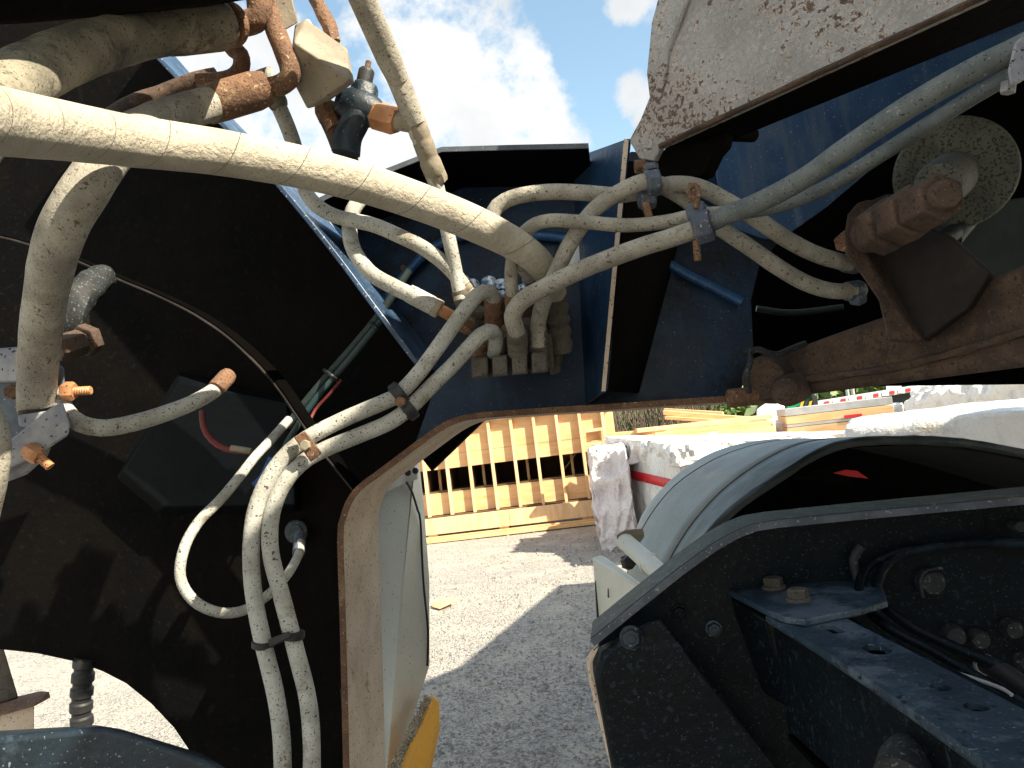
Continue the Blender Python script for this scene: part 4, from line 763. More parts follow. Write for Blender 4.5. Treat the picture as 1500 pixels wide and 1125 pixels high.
bm = new_bm(); hull(bm, [PY(x, y, d) for d in (2.185, 2.197) for (x, y) in ((552, 716), (606, 680), (612, 690), (612, 702), (560, 722))]); o = obj('top_strip', bm, 'white', vp, .002)
for (x, y) in ((577, 699), (598, 693), (609, 690)):
    c = PY(x, y, 2.185); bm = new_bm(); lathe(bm, c, c + V((0.004, -.02, 0.002)), [(0, .006), (.5, .006), (.55, .010), (1, .009)], 10); obj('screw', bm, 'rubber', o)
ys_ = thing('step_box', 'yellow steel step with grit on top at the foot of the grey panel', 'step', PY(600, 1250, 2.1))
bm = new_bm(); hull(bm, [PY(*p, 2.3) for p in [(622, 1018), (634, 1014), (645, 1024), (646, 1062), (630, 1140), (610, 1230), (560, 1230)]] + [PY(*p, 2.0) for p in [(570, 1180), (550, 1240), (600, 1240)]]); obj('body', bm, 'yellow', ys_, .012)
bm = new_bm()
for i in range(420):
    t = R.random(); s = R.uniform(-1, 1)
    px = 628 - t * 52 + s * 5; py = 1022 + t * 105 + s * 4
    d = 2.27 - t * .17; c = P(px, py, d); rr = R.uniform(.002, .006)
    vs = [bm.verts.new(c + V(q) * rr * R.uniform(.6, 1.3)) for q in ((1, 0, 0), (0, 1, 0), (-1, 0, 0), (0, -1, 0), (0, 0, 1), (0, 0, -1))]
    for a, b in ((0, 1), (1, 2), (2, 3), (3, 0)): bm.faces.new((vs[a], vs[b], vs[4])); bm.faces.new((vs[b], vs[a], vs[5]))
o = obj('grit', bm, 'grit', ys_); o['kind'] = 'stuff'
# ============================================================ FENDER (right)
fd = thing('mudguard', 'grey plastic mudguard arching over the wheel at right, dark torn inside', 'mudguard', P(930, 900, 2.2))
def resample(pts, n):
    c = catmull(pts, 0.01); L_ = [0]
    for i in range(1, len(c)): L_.append(L_[-1] + (c[i] - c[i - 1]).length)
    out = []; j = 0
    for k in range(n):
        t = L_[-1] * k / (n - 1)
        while j < len(c) - 2 and L_[j + 1] < t: j += 1
        f = (t - L_[j]) / max(1e-9, L_[j + 1] - L_[j]); out.append(c[j].lerp(c[j + 1], min(1, f)))
    return out
C0 = [P(x, y, 2.75) for x, y in [(905, 960), (918, 850), (936, 768), (967, 721), (1009, 684), (1060, 658), (1130, 645), (1225, 648), (1310, 665), (1400, 690), (1500, 722), (1620, 765)]]
C1 = [P(x, y, 2.50) for x, y in [(915, 960), (925, 840), (943, 787), (990, 721), (1050, 679), (1111, 655), (1170, 645), (1250, 646), (1320, 656), (1400, 674), (1500, 700), (1620, 740)]]
C2 = [P(x, y, 2.20) for x, y in [(955, 970), (968, 860), (1000, 790), (1048, 730), (1100, 688), (1150, 660), (1195, 647), (1260, 643), (1330, 650), (1410, 660), (1500, 680), (1620, 712)]]
C3 = [P(x, y, 1.98) for x, y in [(985, 985), (998, 870), (1026, 800), (1068, 752), (1110, 720), (1155, 690), (1200, 663), (1240, 650), (1300, 645), (1400, 648), (1500, 665), (1620, 692)]]
rows = [resample(c, 60) for c in (C0, C1, C2, C3)]
def smoothrows(rows, m):
    out = []
    for i in range(60):
        cpt = catmull([r[i] for r in rows], 10)
        pr = [r[i] for r in rows]; seq = []
        for k in range(m + 1):
            t = k / m * 3; a = min(2, int(t)); f = t - a
            p0 = pr[max(0, a - 1)]; p1 = pr[a]; p2 = pr[a + 1]; p3 = pr[min(3, a + 2)]
            seq.append(0.5 * ((2 * p1) + (p2 - p0) * f + (2 * p0 - 5 * p1 + 4 * p2 - p3) * f * f + (3 * p1 - p0 - 3 * p2 + p3) * f ** 3))
        out.append(seq)
    return out
gr = smoothrows(rows, 12)
for k0_, k1_, nm, mt in ((0, 8, 'shell', 'fender'), (8, 12, 'lip', 'lip')):
    bm = new_bm(); vg = [[bm.verts.new(p) for p in s[k0_:k1_ + 1]] for s in gr]
    for i in range(59):
        for k in range(k1_ - k0_): bm.faces.new((vg[i][k], vg[i + 1][k], vg[i + 1][k + 1], vg[i][k + 1]))
    o = obj(nm, bm, mt, fd); so_ = o.modifiers.new('solid', 'SOLIDIFY'); so_.thickness = .008; so_.offset = 0
for k in (3, 8):
    bm = new_bm(); tube(bm, [gr[i][k] + V((-.002, -.003, .002)) for i in range(60)], .0034, 8); obj('moulded_groove', bm, 'valve', fd)
cenf = P(1270, 950, 2.4); bm = new_bm(); vg = [[bm.verts.new(p.lerp(cenf, .022 + .004 * noise.noise(p * 7))) for p in s_] for s_ in gr]
for i in range(59):
    for k in range(12): bm.faces.new((vg[i][k], vg[i + 1][k], vg[i + 1][k + 1], vg[i][k + 1]))
obj('liner', bm, 'rubber', fd)
bm = new_bm(); tube(bm, [gr[i][12] for i in range(60)], .013, 10, wob=.2); obj('rim', bm, 'lip', fd)
bm = new_bm(); prism(bm, [P(*p, 2.9) for p in [(1010, 800), (1050, 742), (1085, 706), (1125, 682), (1165, 666), (1220, 657), (1320, 655), (1420, 664), (1560, 695), (1700, 730), (1700, 1100), (1010, 1100)]], Fv * .05); obj('wheel_well', bm, 'nearblack', fd)
bm = new_bm()
fp = [P(*p) for p in [(1160, 702, 2.0), (1200, 690, 2.1), (1240, 684, 2.15), (1290, 668, 2.1), (1300, 690, 2.2), (1330, 705, 2.3), (1250, 712, 2.2), (1200, 704, 2.1)]]
prism(bm, fp[0:3] + fp[6:], V((0, .02, 0))); prism(bm, fp[3:6] , V((.0, .02, 0))); obj('torn_flap', bm, 'nearblack', fd)
bm = new_bm(); prism(bm, [P(*p, 2.05) for p in [(1221, 693), (1240, 688), (1256, 690), (1272, 701), (1244, 698)]], V((0, .004, 0)))
tag(obj('reflector', bm, 'red', None, loc=P(1244, 698, 2.05)), 'small red reflector scrap inside the dark mudguard', 'reflector')
# support tube with bracket
stb = thing('support_tube', 'chipped cream steel tube with end bracket holding the mudguard', 'tube', P(975, 850, 1.75))
bm = new_bm(); tube(bm, catmull([P(912, 790, 2.0), P(940, 815, 1.9), P(990, 862, 1.7)], .01), .0235, 24, wob=.03); obj('tube', bm, 'cream', stb)
bm = new_bm(); hull(bm, [P(x, y, d) for d in (1.98, 2.02) for x, y in ((903, 784), (916, 776), (942, 774), (944, 786), (936, 797), (914, 802), (905, 800))]); obj('bracket', bm, 'tan', stb, .003)
bm = new_bm(); ring(bm, P(952, 826, 1.86), P(990, 862, 1.7) - P(940, 815, 1.9), .024, .012, .004); obj('collar', bm, 'cream', stb)
for (x, y, d) in ((912, 823, 2.05), (985, 832, 1.85)):
    bm = new_bm(); nut(bm, P(x, y, d), P(x + 8, y - 4, d), .014); nut(bm, P(x + 5, y + 2, d), P(x + 12, y, d - .02), .02); obj('wing_nut', bm, 'rubber', stb, .001)
# white box
wbx = thing('light_housing', 'cream folded metal housing at the corner of the dark chassis rail', 'housing', P(880, 930, 1.5))
bm = new_bm(); hull(bm, [P(*p) for p in [(868, 817, 1.62), (880, 813, 1.62), (945, 866, 1.40), (951, 878, 1.40), (960, 960, 1.4), (880, 960, 1.60), (872, 850, 1.62)]] + [P(885, 815, 1.7), P(955, 866, 1.48), P(880, 950, 1.7)]); obj('shell', bm, 'cream', wbx, .003)
bm = new_bm(); hull(bm, [P(x, y, d) for d in (1.55, 1.59) for x, y in ((890, 862), (896, 866), (896, 878), (890, 875))]); hull_ = obj('latch', bm, 'rubber', wbx)
bm = new_bm(); rod(bm, P(873, 850, 1.612), P(877, 925, 1.6), .003, 8); obj('seam', bm, 'rubber', wbx)
# ============================================================ CHASSIS RAIL lower right
ch = thing('chassis_rail', 'dark blue chassis rail with slotted cross beam filling the lower right corner', 'chassis', P(1000, 1200, .9))
rp = [(871, 946), (930, 898), (1000, 842), (1050, 806), (1082, 788), (1108, 778), (1140, 773), (1250, 762), (1380, 750), (1500, 739), (1650, 725)]
rpw = [PY(*p, .96) for p in rp]
bm = new_bm(); strip(bm, rpw, Fv * .085, .010, 1); obj('top_flange', bm, 'railtop', ch, .003)
bm = new_bm(); strip(bm, [p + V((0, -.004, .0005)) for p in rpw], Fv * .0035, .0085, 1); obj('flange_edge', bm, 'greyedge', ch)
bm = new_bm(); poly = [shift(p, 1.035) for p in rpw] + [PY(1650, 1250, 1.035), PY(960, 1250, 1.035)]
poly = [V((p.x, p.y, p.z - .012)) for p in poly]; prism(bm, poly, Fv * .008); obj('web_plate', bm, 'navy', ch)
bm = new_bm(); hull(bm, [PY(x, y, .955) for x, y in ((884, 955), (967, 900), (1150, 1140), (1200, 1240), (930, 1240), (905, 1125), (884, 1050), (872, 990))] + [PY(x, y, .99) for x, y in ((866, 962), (873, 948), (895, 1130), (915, 1240), (868, 985))] )
obj('end_plate', bm, 'navy', ch, .006)
bm = new_bm(); tube(bm, catmull([PY(x, y, .985) for x, y in ((880, 950), (868, 962), (868, 990), (882, 1050), (902, 1130), (925, 1240))], .01), .006, 10, wob=.1); obj('end_lip', bm, 'mud', ch)
def hexbolt(px, py, d, r, h, axis, parent, mt='steelpost'):
    c = PY(px, py, d); axis = V(axis).normalized(); bm = new_bm()
    lathe(bm, c, c + axis * h * .25, [(0, r * 1.25), (.9, r * 1.25), (1, r * 1.2)], 24); lathe(bm, c + axis * h * .25, c + axis * h, [(0, r), (.85, r), (1, r * .85)], 6); lathe(bm, c + axis * h, c + axis * h * 1.15, [(0, r * .5), (1, r * .45)], 12); return obj('bolt', bm, mt, parent, .0008)
hexbolt(925, 934, .95, .012, .014, (0, -1, .15), ch, 'navytop')
hexbolt(995, 897, 1.034, .009, .008, (0, -1, 0), ch, 'navy')
hexbolt(1045, 920, 1.034, .009, .012, (0, -1, 0), ch, 'navytop')
# mounting plate with two bolts
mp_ = [(1062, 862), (1100, 852), (1290, 850), (1300, 880), (1260, 892), (1215, 900), (1180, 908), (1150, 904), (1120, 892)]
zm = P(1150, 880, .9).z
bm = new_bm(); prism(bm, [PZ(x, y, zm) for x, y in mp_], V((0, 0, -.008))); obj('mounting_plate', bm, 'beamtop', ch, .002)
for (x, y) in ((1134, 862), (1170, 880)):
    c = PZ(x, y, zm); bm = new_bm(); lathe(bm, c, c + V((0, 0, .004)), [(0, .0155), (1, .015)], 24); lathe(bm, c + V((0, 0, .004)), c + V((0, 0, .015)), [(0, .0125), (.85, .0125), (1, .0105)], 6); obj('bolt', bm, 'valve', ch, .0006)
bm = new_bm(); hull(bm, [P(1062, 866, 1.0), P(1120, 905, .93), P(1125, 1010, .95), P(1160, 1040, .92), P(1110, 1010, 1.0), P(1130, 905, 1.02), P(1200, 900, 1.0)]); obj('support_leg', bm, 'navy', ch, .004)
# slotted cross beam
zt_ = zm - .0085
top_o = [(1130, 906), (1222, 897), (1360, 967), (1500, 1039), (1640, 1110), (1640, 1260), (1440, 1112), (1277, 998), (1196, 946)]
T_ = [PZ(x, y, zt_) for x, y in top_o]
ax1_ = (PZ(1500, 1040, zt_) - PZ(1222, 897, zt_)).normalized(); ax2_ = V((0, 0, 1)).cross(ax1_)
def slot(px, py, L_, W_):
    c = PZ(px, py, zt_); out = []
    for k in range(16):
        a = 2 * math.pi * k / 16; out.append(c + ax1_ * (math.cos(a) * W_ + (L_ if math.cos(a) > 0 else -L_)) + ax2_ * math.sin(a) * W_)
    return out
slots = [slot(1219, 921, .012, .0075), slot(1284, 951, .006, .011), slot(1377, 1006, .003, .007), slot(1430, 1035, .001, .0085)]
bm = new_bm(); prism(bm, T_, V((0, 0, -.006)), slots); obj('beam_top', bm, 'beamtop', ch)
side_ = [(1130, 906), (1196, 946), (1277, 998), (1440, 1112), (1640, 1260)]
S0 = [PZ(x, y, zt_ - .0065) for x, y in side_]
bm = new_bm(); strip(bm, S0, V((0, 0, -.13)), .006, 1); obj('beam_side', bm, 'navy', ch, .002)
bm = new_bm(); tube(bm, [p + V((0, 0, .0)) for p in S0], .007, 10); obj('beam_edge', bm, 'beamtop', ch)
S1 = [PZ(x, y, zt_ - .0065) for x, y in [(1222, 897), (1360, 967), (1500, 1039), (1640, 1110)]]
bm = new_bm(); strip(bm, S1, V((0, 0, -.13)), .006, 1); obj('beam_side', bm, 'navy', ch)
bm = new_bm(); hull(bm, [p + V((0, 0, -.135)) for p in S0] + [p + V((0, 0, -.135)) for p in S1] + [p + V((0, 0, -.142)) for p in S0 + S1]); obj('beam_bottom', bm, 'nearblack', ch)
for (x, y) in ((1200, 978), (1166, 984), (1191, 1008), (1236, 1042), (1295, 1056)):
    c = P(x, y, .75)
for (x, y, d, mt) in ((1048, 918, 1.0, 'steelpost'), (1100, 913, .99, 'steelpost'), (1112, 985, .95, 'steelpost'), (1290, 902, 1.0, 'steelpost'), (1370, 1060, .62, 'edge')):
    pass
bm = new_bm(); lathe(bm, P(1335, 1110, .6), P(1318, 1150, .56), [(0, .020), (.3, .022), (1, .02)], 18); obj('knob', bm, 'edge', ch)
# round things in the dark behind
for (x, y, r) in ((1362, 852, .017), (1432, 935, .012), (1480, 920, .012), (1395, 930, .014), (1488, 770, .008), (1500, 968, .012)):
    c = PY(x, y, 1.03); bm = new_bm(); lathe(bm, c + Fv * .02, c - Fv * .012, [(0, r), (.8, r), (1, r * .8)], 20); obj('stud_end', bm, 'edge', ch)
# cables in the dark recess
def wire(label, pts, r, mat='rubber', g='wiring in the chassis'):
    wp = [PY(x, y, min(1.018 - r, d * 1.07 - .02)) for x, y, d in pts]; bm = new_bm(); tube(bm, catmull(wp, .01), r, 12, wob=.06)
    tag(obj('wiring', bm, mat, None, loc=min(wp, key=lambda q: q.z)), label, 'cable', g)
wire('thick dark wiring loom looping beside the slotted beam', [(1380, 800, 1.0), (1320, 806, .98), (1272, 830, .96), (1258, 862, .93), (1272, 895, .9), (1310, 925, .87), (1360, 950, .85), (1420, 985, .82), (1500, 1030, .78), (1600, 1080, .76)], .0055, 'navy')
wire('dusty wiring loom with a ribbed surface behind the first loom', [(1500, 795, 1.0), (1400, 797, .99), (1320, 812, .98), (1288, 845, .95), (1290, 880, .92), (1330, 915, .89), (1390, 945, .86), (1450, 970, .83), (1530, 1010, .8)], .0065, 'navy')
wire('short cable dropping at the start of the wiring loom', [(1262, 800, 1.0), (1250, 820, .98), (1256, 845, .96), (1268, 870, .94), (1282, 900, .9)], .006, 'edge')
wire('black conduit with pale end ring in the chassis recess', [(1400, 960, .88), (1440, 972, .85), (1470, 985, .82), (1520, 1020, .78)], .010)
bm = new_bm(); ring(bm, PY(1442, 973, .888), PY(1470, 985, .857) - PY(1440, 972, .89), .0105, .006, .001); tag(obj('conduit_ring', bm, 'steelpost', None, loc=P(1442, 985, .85)), 'pale ring at the end of the black conduit', 'ring')
wire('thin shiny wire lying along the slotted beam', [(1400, 985, .82), (1445, 1000, .79), (1470, 1010, .77), (1482, 1018, .76)], .002, 'steelpost')
wire('curled thin wire on the dark chassis panel', [(1380, 832, 1.02), (1358, 836, 1.02), (1348, 850, 1.02), (1352, 875, 1.02)], .002, 'edge')
# ============================================================ BACKGROUND YARD
UP = V((0, 0, 1))
def horiz(v): return V((v.x, v.y, 0)).normalized()
# formwork crate
Oc = G(600, 799); Ec = G(960, 757); U = horiz(Ec - Oc); Lc = (Ec - Oc).length; W = V((-U.y, U.x, 0))
if W.y < 0: W = -W
hc = 1.47
cr = thing('formwork_crate', 'long orange plywood formwork frame with upright studs lying across the yard', 'formwork', Oc)
def cb(u0, u1, z0, z1, w0, w1, name, mat, par, bev=.003):
    bm = new_bm(); box(bm, Oc + U * u0 + W * w0 + UP * z0, U * (u1 - u0), W * (w1 - w0), UP * (z1 - z0)); return obj(name, bm, mat, par, bev)
Lx = Lc - .35
k = 0; ups = .29
while k * ups < Lx:
    u0, u1 = k * ups + .002, min((k + 1) * ups - .002, Lx)
    cb(u0, u1, .90, 1.08, .072 + R.uniform(0, .004), .09, 'panel', 'wood', cr, 0)
    cb(u0, u1, 1.083, 1.44, .070 + R.uniform(0, .004), .09, 'panel', 'wood', cr, 0)
    cb(u0, u1, .33, .60, .072 + R.uniform(0, .004), .09, 'panel', 'wood', cr, 0)
    cb(u0 - .02, u0 + .018, .30, 1.44, .0, .070, 'stud', 'stud', cr)
    if k % 2: cb(u0 + .12, u0 + .155, .60, .90, .30, .36, 'inner_stud', 'stud', cr)
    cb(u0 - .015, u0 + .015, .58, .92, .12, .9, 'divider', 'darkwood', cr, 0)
    k += 1
for (a, b) in ((0, Lx * .47), (Lx * .47 + .004, Lx)):
    cb(a, b, .10, .30, -.03, .07, 'sill_board', 'stud', cr)
cb(-.02, Lx, 1.44, 1.48, -.02, .12, 'top_rail', 'white', cr)
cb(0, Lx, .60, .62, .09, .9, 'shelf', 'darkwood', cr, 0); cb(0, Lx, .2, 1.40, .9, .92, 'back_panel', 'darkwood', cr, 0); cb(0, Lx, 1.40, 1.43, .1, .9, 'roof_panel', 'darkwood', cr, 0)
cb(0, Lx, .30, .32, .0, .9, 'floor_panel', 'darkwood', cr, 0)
for u in (.25, Lx * .42, Lx * .8): cb(u, u + .12, .055, .10, 0, .6, 'bearer', 'stud', cr)
pk = thing('ground_plank', 'long timber plank on the gravel along the foot of the formwork', 'plank', Oc - W * .15)
cb(-.3, Lx - .1, .0 + .01, .05, -.14, -.05, 'plank', 'lumber', pk)
cb(-.3, Lx - .1, .052, .072, -.05, .02, 'plank', 'lumber', pk)
cb(Lx * .02, Lx * .05, .1, .18, -.07, -.03, 'offcut', 'panel', pk)
# leaning smaller forms at the right end of the crate
fm = thing('small_formwork', 'small timber frame panel leaning at the right end of the long formwork', 'formwork', G(905, 775))
def quadbox(pts, d0, d1, name, mat, par, bev=.002):
    bm = new_bm(); hull(bm, [P(x, y, d) for d in (d0, d1) for x, y in pts]); return obj(name, bm, mat, par, bev)
dC = (Ec - EYE).dot(w(V((0, 0, 1)))) - .35
for (x0, y0, x1, y1) in ((856, 630, 882, 626), (856, 650, 885, 646), (880, 626, 884, 670)):
    quadbox([(x0, y0), (x1, y1), (x1 + 3, y1 + 4), (x0 + 2, y0 + 4)], dC - .1, dC, 'rail', 'stud', fm)
quadbox([(858, 634), (878, 631), (879, 645), (859, 648)], dC, dC + .02, 'panel', 'wood', fm)
# wrapped pallets: subdivided boxes with cloth-like relief
def wrapped(name, label, cat, corners, h, mat, bands=(), seed=0, amp=.035, group=None, tops=None, n=40, z0=0.0):
    """corners: 4 ground points (front-left, front-right, back-right, back-left)"""
    c = [V((p.x, p.y, z0)) for p in corners]; e = thing(name, label, cat, c[0], group)
    bm = new_bm()
    def sp(u, v, wz):
        p = c[0] * (1 - u) * (1 - v) + c[1] * u * (1 - v) + c[2] * u * v + c[3] * (1 - u) * v
        hh = h if tops is None else (tops[0] * (1 - u) * (1 - v) + tops[1] * u * (1 - v) + tops[2] * u * v + tops[3] * (1 - u) * v)
        p = p + UP * wz * hh
        q = V((u - .5, v - .5, (wz - .5))); m_ = max(abs(q.x), abs(q.y), abs(q.z)) * 2
        nn = noise.noise(p * 2.3 + V((seed, 0, 0))) + .5 * noise.noise(p * 6 + V((0, seed, 0)))
        nn *= .55
        for fr_, am_ in ((3.1, .75), (7.3, .42), (15.0, .2)):
            nn += am_ * (.28 - abs(noise.noise(V((p.x * fr_ + seed, p.y * fr_ * 1.3 + p.z * fr_ * .5, p.z * fr_ * .6)))) * 1.6)
        # rounded corners
        r = V((abs(q.x), abs(q.y), abs(q.z))) * 2
        rnd = max(0, sorted(r)[1] - .93) * .35
        dirv = (p - (sum(c, V()) / 4 + UP * hh / 2)).normalized()
        return p + dirv * (nn * amp - rnd)
    def face(fn):
        vs = [[bm.verts.new(fn(i / n, j / n)) for i in range(n + 1)] for j in range(n + 1)]
        for j in range(n):
            for i in range(n): bm.faces.new((vs[j][i], vs[j][i + 1], vs[j + 1][i + 1], vs[j + 1][i]))
    face(lambda a, b: sp(a, 0, b)); face(lambda a, b: sp(1, a, b)); face(lambda a, b: sp(1 - a, 1, b)); face(lambda a, b: sp(0, 1 - a, b)); face(lambda a, b: sp(a, b, 1)); face(lambda a, b: sp(a, 1 - b, 0))
    bmesh.ops.remove_doubles(bm, verts=bm.verts[:], dist=.0005); bmesh.ops.recalc_face_normals(bm, faces=bm.faces[:])
    obj('film', bm, mat, e, 0, smooth=50)
    for (zf0, zf1) in bands:
        bm = new_bm()
        ring_ = [(i / n, 0) for i in range(n + 1)]; ringl = [(0, 1 - i / n) for i in range(n)]
        pth = ringl + ring_
        cen = sum(c, V()) / 4
        lo, hi = [], []
        for (u, v) in pth:
            for z, L_ in ((zf0, lo), (zf1, hi)):
                p = sp(u, v, z); o_ = V((p.x - cen.x, p.y - cen.y, 0)).normalized() * .012; L_.append(bm.verts.new(p + o_))
        for i in range(len(pth) - 1): bm.faces.new((lo[i], lo[i + 1], hi[i + 1], hi[i]))
        o = obj('red_band', bm, 'red', e); s_ = o.modifiers.new('s', 'SOLIDIFY'); s_.thickness = .006
    return e
FL = G(896, 812); FR = G(1010, 820)
def gd(px, d, lift=0):    # ground point below pixel column at distance d
    yy = 640 - .122 * (px - 750); p = P(px, yy, d); return V((p.x, p.y, 0))
wrapped('wrapped_pallet', 'pallet stack under white plastic film with a red band round it', 'wrapped pallet',
        [gd(893, 7.8), gd(985, 6.0), gd(1300, 7.2), gd(960, 9.8)], 1.24, 'plastic', [(.635, .72)], 3, tops=[1.06, .94, .78, .98], n=30)
wrapped('plastic_sheet', 'loose white plastic sheet draped over the top of the red-banded pallet stack', 'plastic sheet',
        [gd(886, 7.75), gd(986, 5.93), gd(1308, 7.15), gd(955, 9.9)], .36, 'plastic', (), 77, amp=.15, n=64, z0=.80, tops=[.29, .18, .02, .20])
wrapped('wrapped_pallet', 'smaller pinkish film-wrapped stack left of the red-banded pallet', 'wrapped pallet',
        [gd(858, 7.2), gd(912, 6.9), gd(918, 8.0), gd(856, 8.2)], .98, 'pink', (), 11, amp=.12)
wrapped('wrapped_pile', 'tall humped pile under crumpled white plastic at the right', 'covered pile',
        [gd(1320, 7.5), gd(1540, 6.6), gd(1640, 8.5), gd(1370, 9.5)], 1.45, 'plastic', (), 21, amp=.13, tops=[1.05, 1.42, 1.75, 1.55], n=64)
wrapped('wrapped_pile', 'higher white plastic-covered pile behind the humped pile at the right edge', 'covered pile',
        [gd(1400, 10), gd(1600, 9.5), gd(1700, 12), gd(1430, 12)], 1.9, 'plastic', (), 33, amp=.12, n=50, tops=[1.45, 1.8, 1.9, 1.6])
wrapped('covered_boards', 'flat white film-covered board stack behind the mudguard', 'covered pile',
        [gd(1225, 5.4), gd(1560, 4.6), gd(1620, 5.8), gd(1240, 6.4)], .99, 'plastic', (), 41, amp=.03, n=20, tops=[.985, .99, 1.02, 1.02])
wrapped('snowy_stack', 'low stack with ragged white plastic on top behind the lumber', 'covered pile',
        [gd(1130, 8.6), gd(1300, 8.2), gd(1320, 10), gd(1150, 10.2)], 1.03, 'plastic', (), 55, amp=.05, n=44)
wc = P(1090, 590, 9.8)
bm = new_bm(); hull(bm, [P(x, y, d) for d in (9.5, 10.2) for x, y in ((1108, 600), (1130, 585), (1148, 588), (1150, 640), (1108, 640))] + [gd(1108, 9.6), gd(1150, 9.6)])
tag(obj('covered_crate', bm, 'plastic', None, .02, loc=gd(1120, 9.6)), 'small white covered crate beside the green loader', 'crate')
# ply side stack with red mark
ps = thing('board_stack', 'ochre board stack with a small red mark between plastic covered piles', 'board stack', gd(1200, 8))
a_, b_ = gd(1148, 8.1), gd(1305, 7.6); uu = (b_ - a_)
for (z0, z1, mt) in ((.7, .93, 'wood'), (.935, .965, 'steelpost'), (1.06, 1.14, 'steelpost'), (.968, 1.055, 'lumber')):
    bm = new_bm(); box(bm, a_ + UP * z0, uu, V((.1, .9, 0)), UP * (z1 - z0)); obj('board', bm, mt, ps, .004)
bm = new_bm(); box(bm, a_ + UP * .97 + uu * .55 - V((0, .012, 0)), uu * .16, V((0, .01, 0)), UP * .03); obj('red_mark', bm, 'red', ps)
bm = new_bm(); box(bm, a_ + UP * .0, uu, V((.1, .9, 0)), UP * .69); obj('lower_boards', bm, 'darkwood', ps)
# lumber on top
lm = thing('lumber_stack', 'loose orange lumber stacked behind the red-banded pallet', 'lumber', gd(990, 9.2))
for i, (x0, y0, x1, y1, th, d0, d1) in enumerate([(975, 601, 1122, 612, 7, 9.6, 9.0), (978, 609, 1110, 618, 5, 9.5, 8.9), (930, 628, 1125, 607, 6, 8.8, 8.9), (890, 634, 1090, 618, 7, 9.0, 8.6), (960, 634, 1130, 616, 9, 8.6, 8.3), (1000, 636, 1135, 624, 9, 8.4, 8.1), (870, 645, 1000, 632, 8, 8.9, 8.5), (975, 598, 1060, 603, 5, 9.9, 9.6)]):
    a, b = P(x0, y0, d0), P(x1, y1, d1); t = (b - a); n_ = t.cross(UP).normalized()
    bm = new_bm(); box(bm, a, t, n_ * .12, UP * (-th / FP * 9)); obj('plank', bm, 'lumber', lm, .003)
a, b = gd(900, 9.1), gd(1120, 8.5); bm = new_bm(); box(bm, a, b - a, V((0.1, .8, 0)), UP * 1.06); obj('lower_stack', bm, 'stud', lm)
# green loader
gl = thing('green_loader', 'green machine with yellow and black stripes seen past the piles', 'loader', gd(1180, 14))
quadbox([(1150, 583), (1190, 574), (1196, 602), (1152, 608)], 14, 15.4, 'body', 'green', gl, .03)
quadbox([(1187, 574), (1197, 580), (1200, 602), (1194, 604)], 13.9, 14.0, 'guard', 'rubber', gl, .01)
for i in range(4):
    quadbox([(1170 + i * 6, 602), (1174 + i * 6, 588), (1178 + i * 6, 587), (1174 + i * 6, 602)], 13.85, 13.95, 'stripe', 'yellow' if i % 2 == 0 else 'rubber', gl, 0)
for xx in (1160, 1190):
    c = gd(xx, 14); bm = new_bm(); lathe(bm, c + UP * .45 - Fv * .3, c + UP * .45 + Fv * .1, [(0, .3), (.1, .45), (.9, .45), (1, .3)], 20); obj('wheel', bm, 'rubber', gl)
# trailer
tr = thing('flatbed_trailer', 'flatbed trailer with a red and white reflective strip along its edge', 'trailer', gd(1250, 18))
ta, tb_ = P(1196, 597, 18), P(1345, 573, 18.5)
tt = tb_ - ta
bm = new_bm(); box(bm, ta, tt * 1.8, V((.2, 2.4, 0)), UP * .14); obj('top_slab', bm, 'steelpost', tr, .01)
for i in range(14):
    bm = new_bm(); box(bm, ta + tt * (i * .08) + UP * .03 - V((0, .02, 0)), tt * .045, V((0, .01, 0)), UP * .08); obj('reflective_strip', bm, 'red' if i % 2 else 'white', tr)
bm = new_bm(); box(bm, ta - UP * .25 + V((0, .3, 0)), tt * 1.8, V((0, .2, 0)), UP * .24); obj('side_beam', bm, 'edge', tr)
for s_ in (.2, .3, 1.2, 1.3):
    c = ta + tt * s_; c.z = .5; bm = new_bm(); lathe(bm, c + V((0, .1, 0)), c + V((0, .4, 0)), [(0, .4), (.1, .5), (.9, .5), (1, .4)], 22); obj('wheel', bm, 'rubber', tr)
bm = new_bm()
for (px, top_) in ((1242, 552), (1250, 556), (1368, 545)):
    c = gd(px, 21); t_ = P(px, top_, 21); rod(bm, c, V((c.x, c.y, t_.z)), .05, 8)
    tag(obj('steel_post', bm, 'steelpost', None, loc=c), 'grey steel post rising beyond the trailer, %s' % {1242: 'left one of the close pair', 1250: 'right one of the close pair', 1368: 'standing alone at right'}[px], 'post', 'posts beyond the trailer'); bm = new_bm()
bm.free()
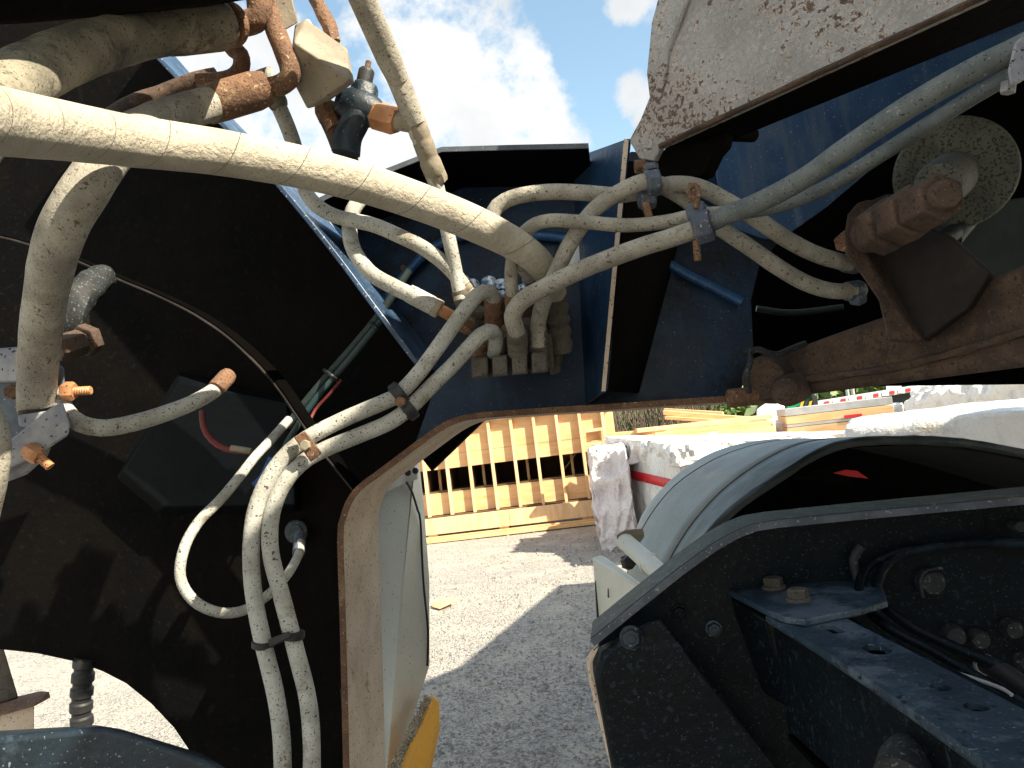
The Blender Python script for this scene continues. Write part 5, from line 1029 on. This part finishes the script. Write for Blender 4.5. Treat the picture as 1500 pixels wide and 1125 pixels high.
quadbox([(1297, 556), (1320, 552), (1321, 578), (1299, 580)], 24, 25, 'board', 'panel', thing('sign_board', 'pale blank board standing in the bushes beyond the trailer', 'board', gd(1308, 24)), .01)
# bushes: thousands of leaf faces
def bushes(name, x0, x1, d0, d1, ytop, n, size, mat):
    bm = new_bm()
    for i in range(n):
        px = R.uniform(x0, x1); d = R.uniform(d0, d1)
        c = gd(px, d); crown = P(px, ytop(px), d).z * (.82 + .22 * noise.noise(V((px * .03, d * .3, 0))) + .1 * noise.noise(V((px * .15, d, 3))))
        z = R.uniform(0, 1) ** .7 * crown; cc = V((c.x, c.y, z)); s = size * R.uniform(.5, 1.4)
        a = V((R.uniform(-1, 1), R.uniform(-1, 1), R.uniform(-1, 1))).normalized(); b = a.cross(V((R.uniform(-1, 1), R.uniform(-1, 1), R.uniform(-1, 1)))).normalized()
        vs = [bm.verts.new(cc + a * s), bm.verts.new(cc + b * s * .5), bm.verts.new(cc - a * s), bm.verts.new(cc - b * s * .5)]; bm.faces.new(vs)
    return struct(obj(name, bm, mat, smooth=5), 'stuff')
bushes('bushes', 1120, 1700, 30, 42, lambda x: 560 - (x - 1190) * .115, 26000, .30, 'leafm')
bushes('far_wood', -900, 1120, 34, 46, lambda x: 600 - (x - 900) * .1, 18000, .38, 'leafm')
bushes('undergrowth', 905, 1075, 13, 15, lambda x: 592, 9000, .05, 'leafm')
bm = new_bm()
for i in range(420):
    px = R.uniform(900, 1040); d = R.uniform(12.5, 14); c = gd(px, d); c.z = R.uniform(.5, .9)
    rod(bm, c, c + V((R.uniform(-.25, .25), R.uniform(-.2, .2), R.uniform(.4, 1.0))), .008, 4)
struct(obj('dry_brush', bm, 'twig'), 'stuff')
# yellow scrap on gravel
c = G(650, 892); c.z = gz(c.x, c.y) + .02
bm = new_bm(); hull(bm, [G(x, y) + UP * z for x, y, z in ((632, 889, .02), (664, 884, .05), (668, 889, .04), (645, 896, .02), (634, 893, .02), (650, 890, .07))])
tag(obj('scrap_piece', bm, 'lumber', None, loc=c), 'small flat tan scrap lying alone on the gravel', 'scrap')
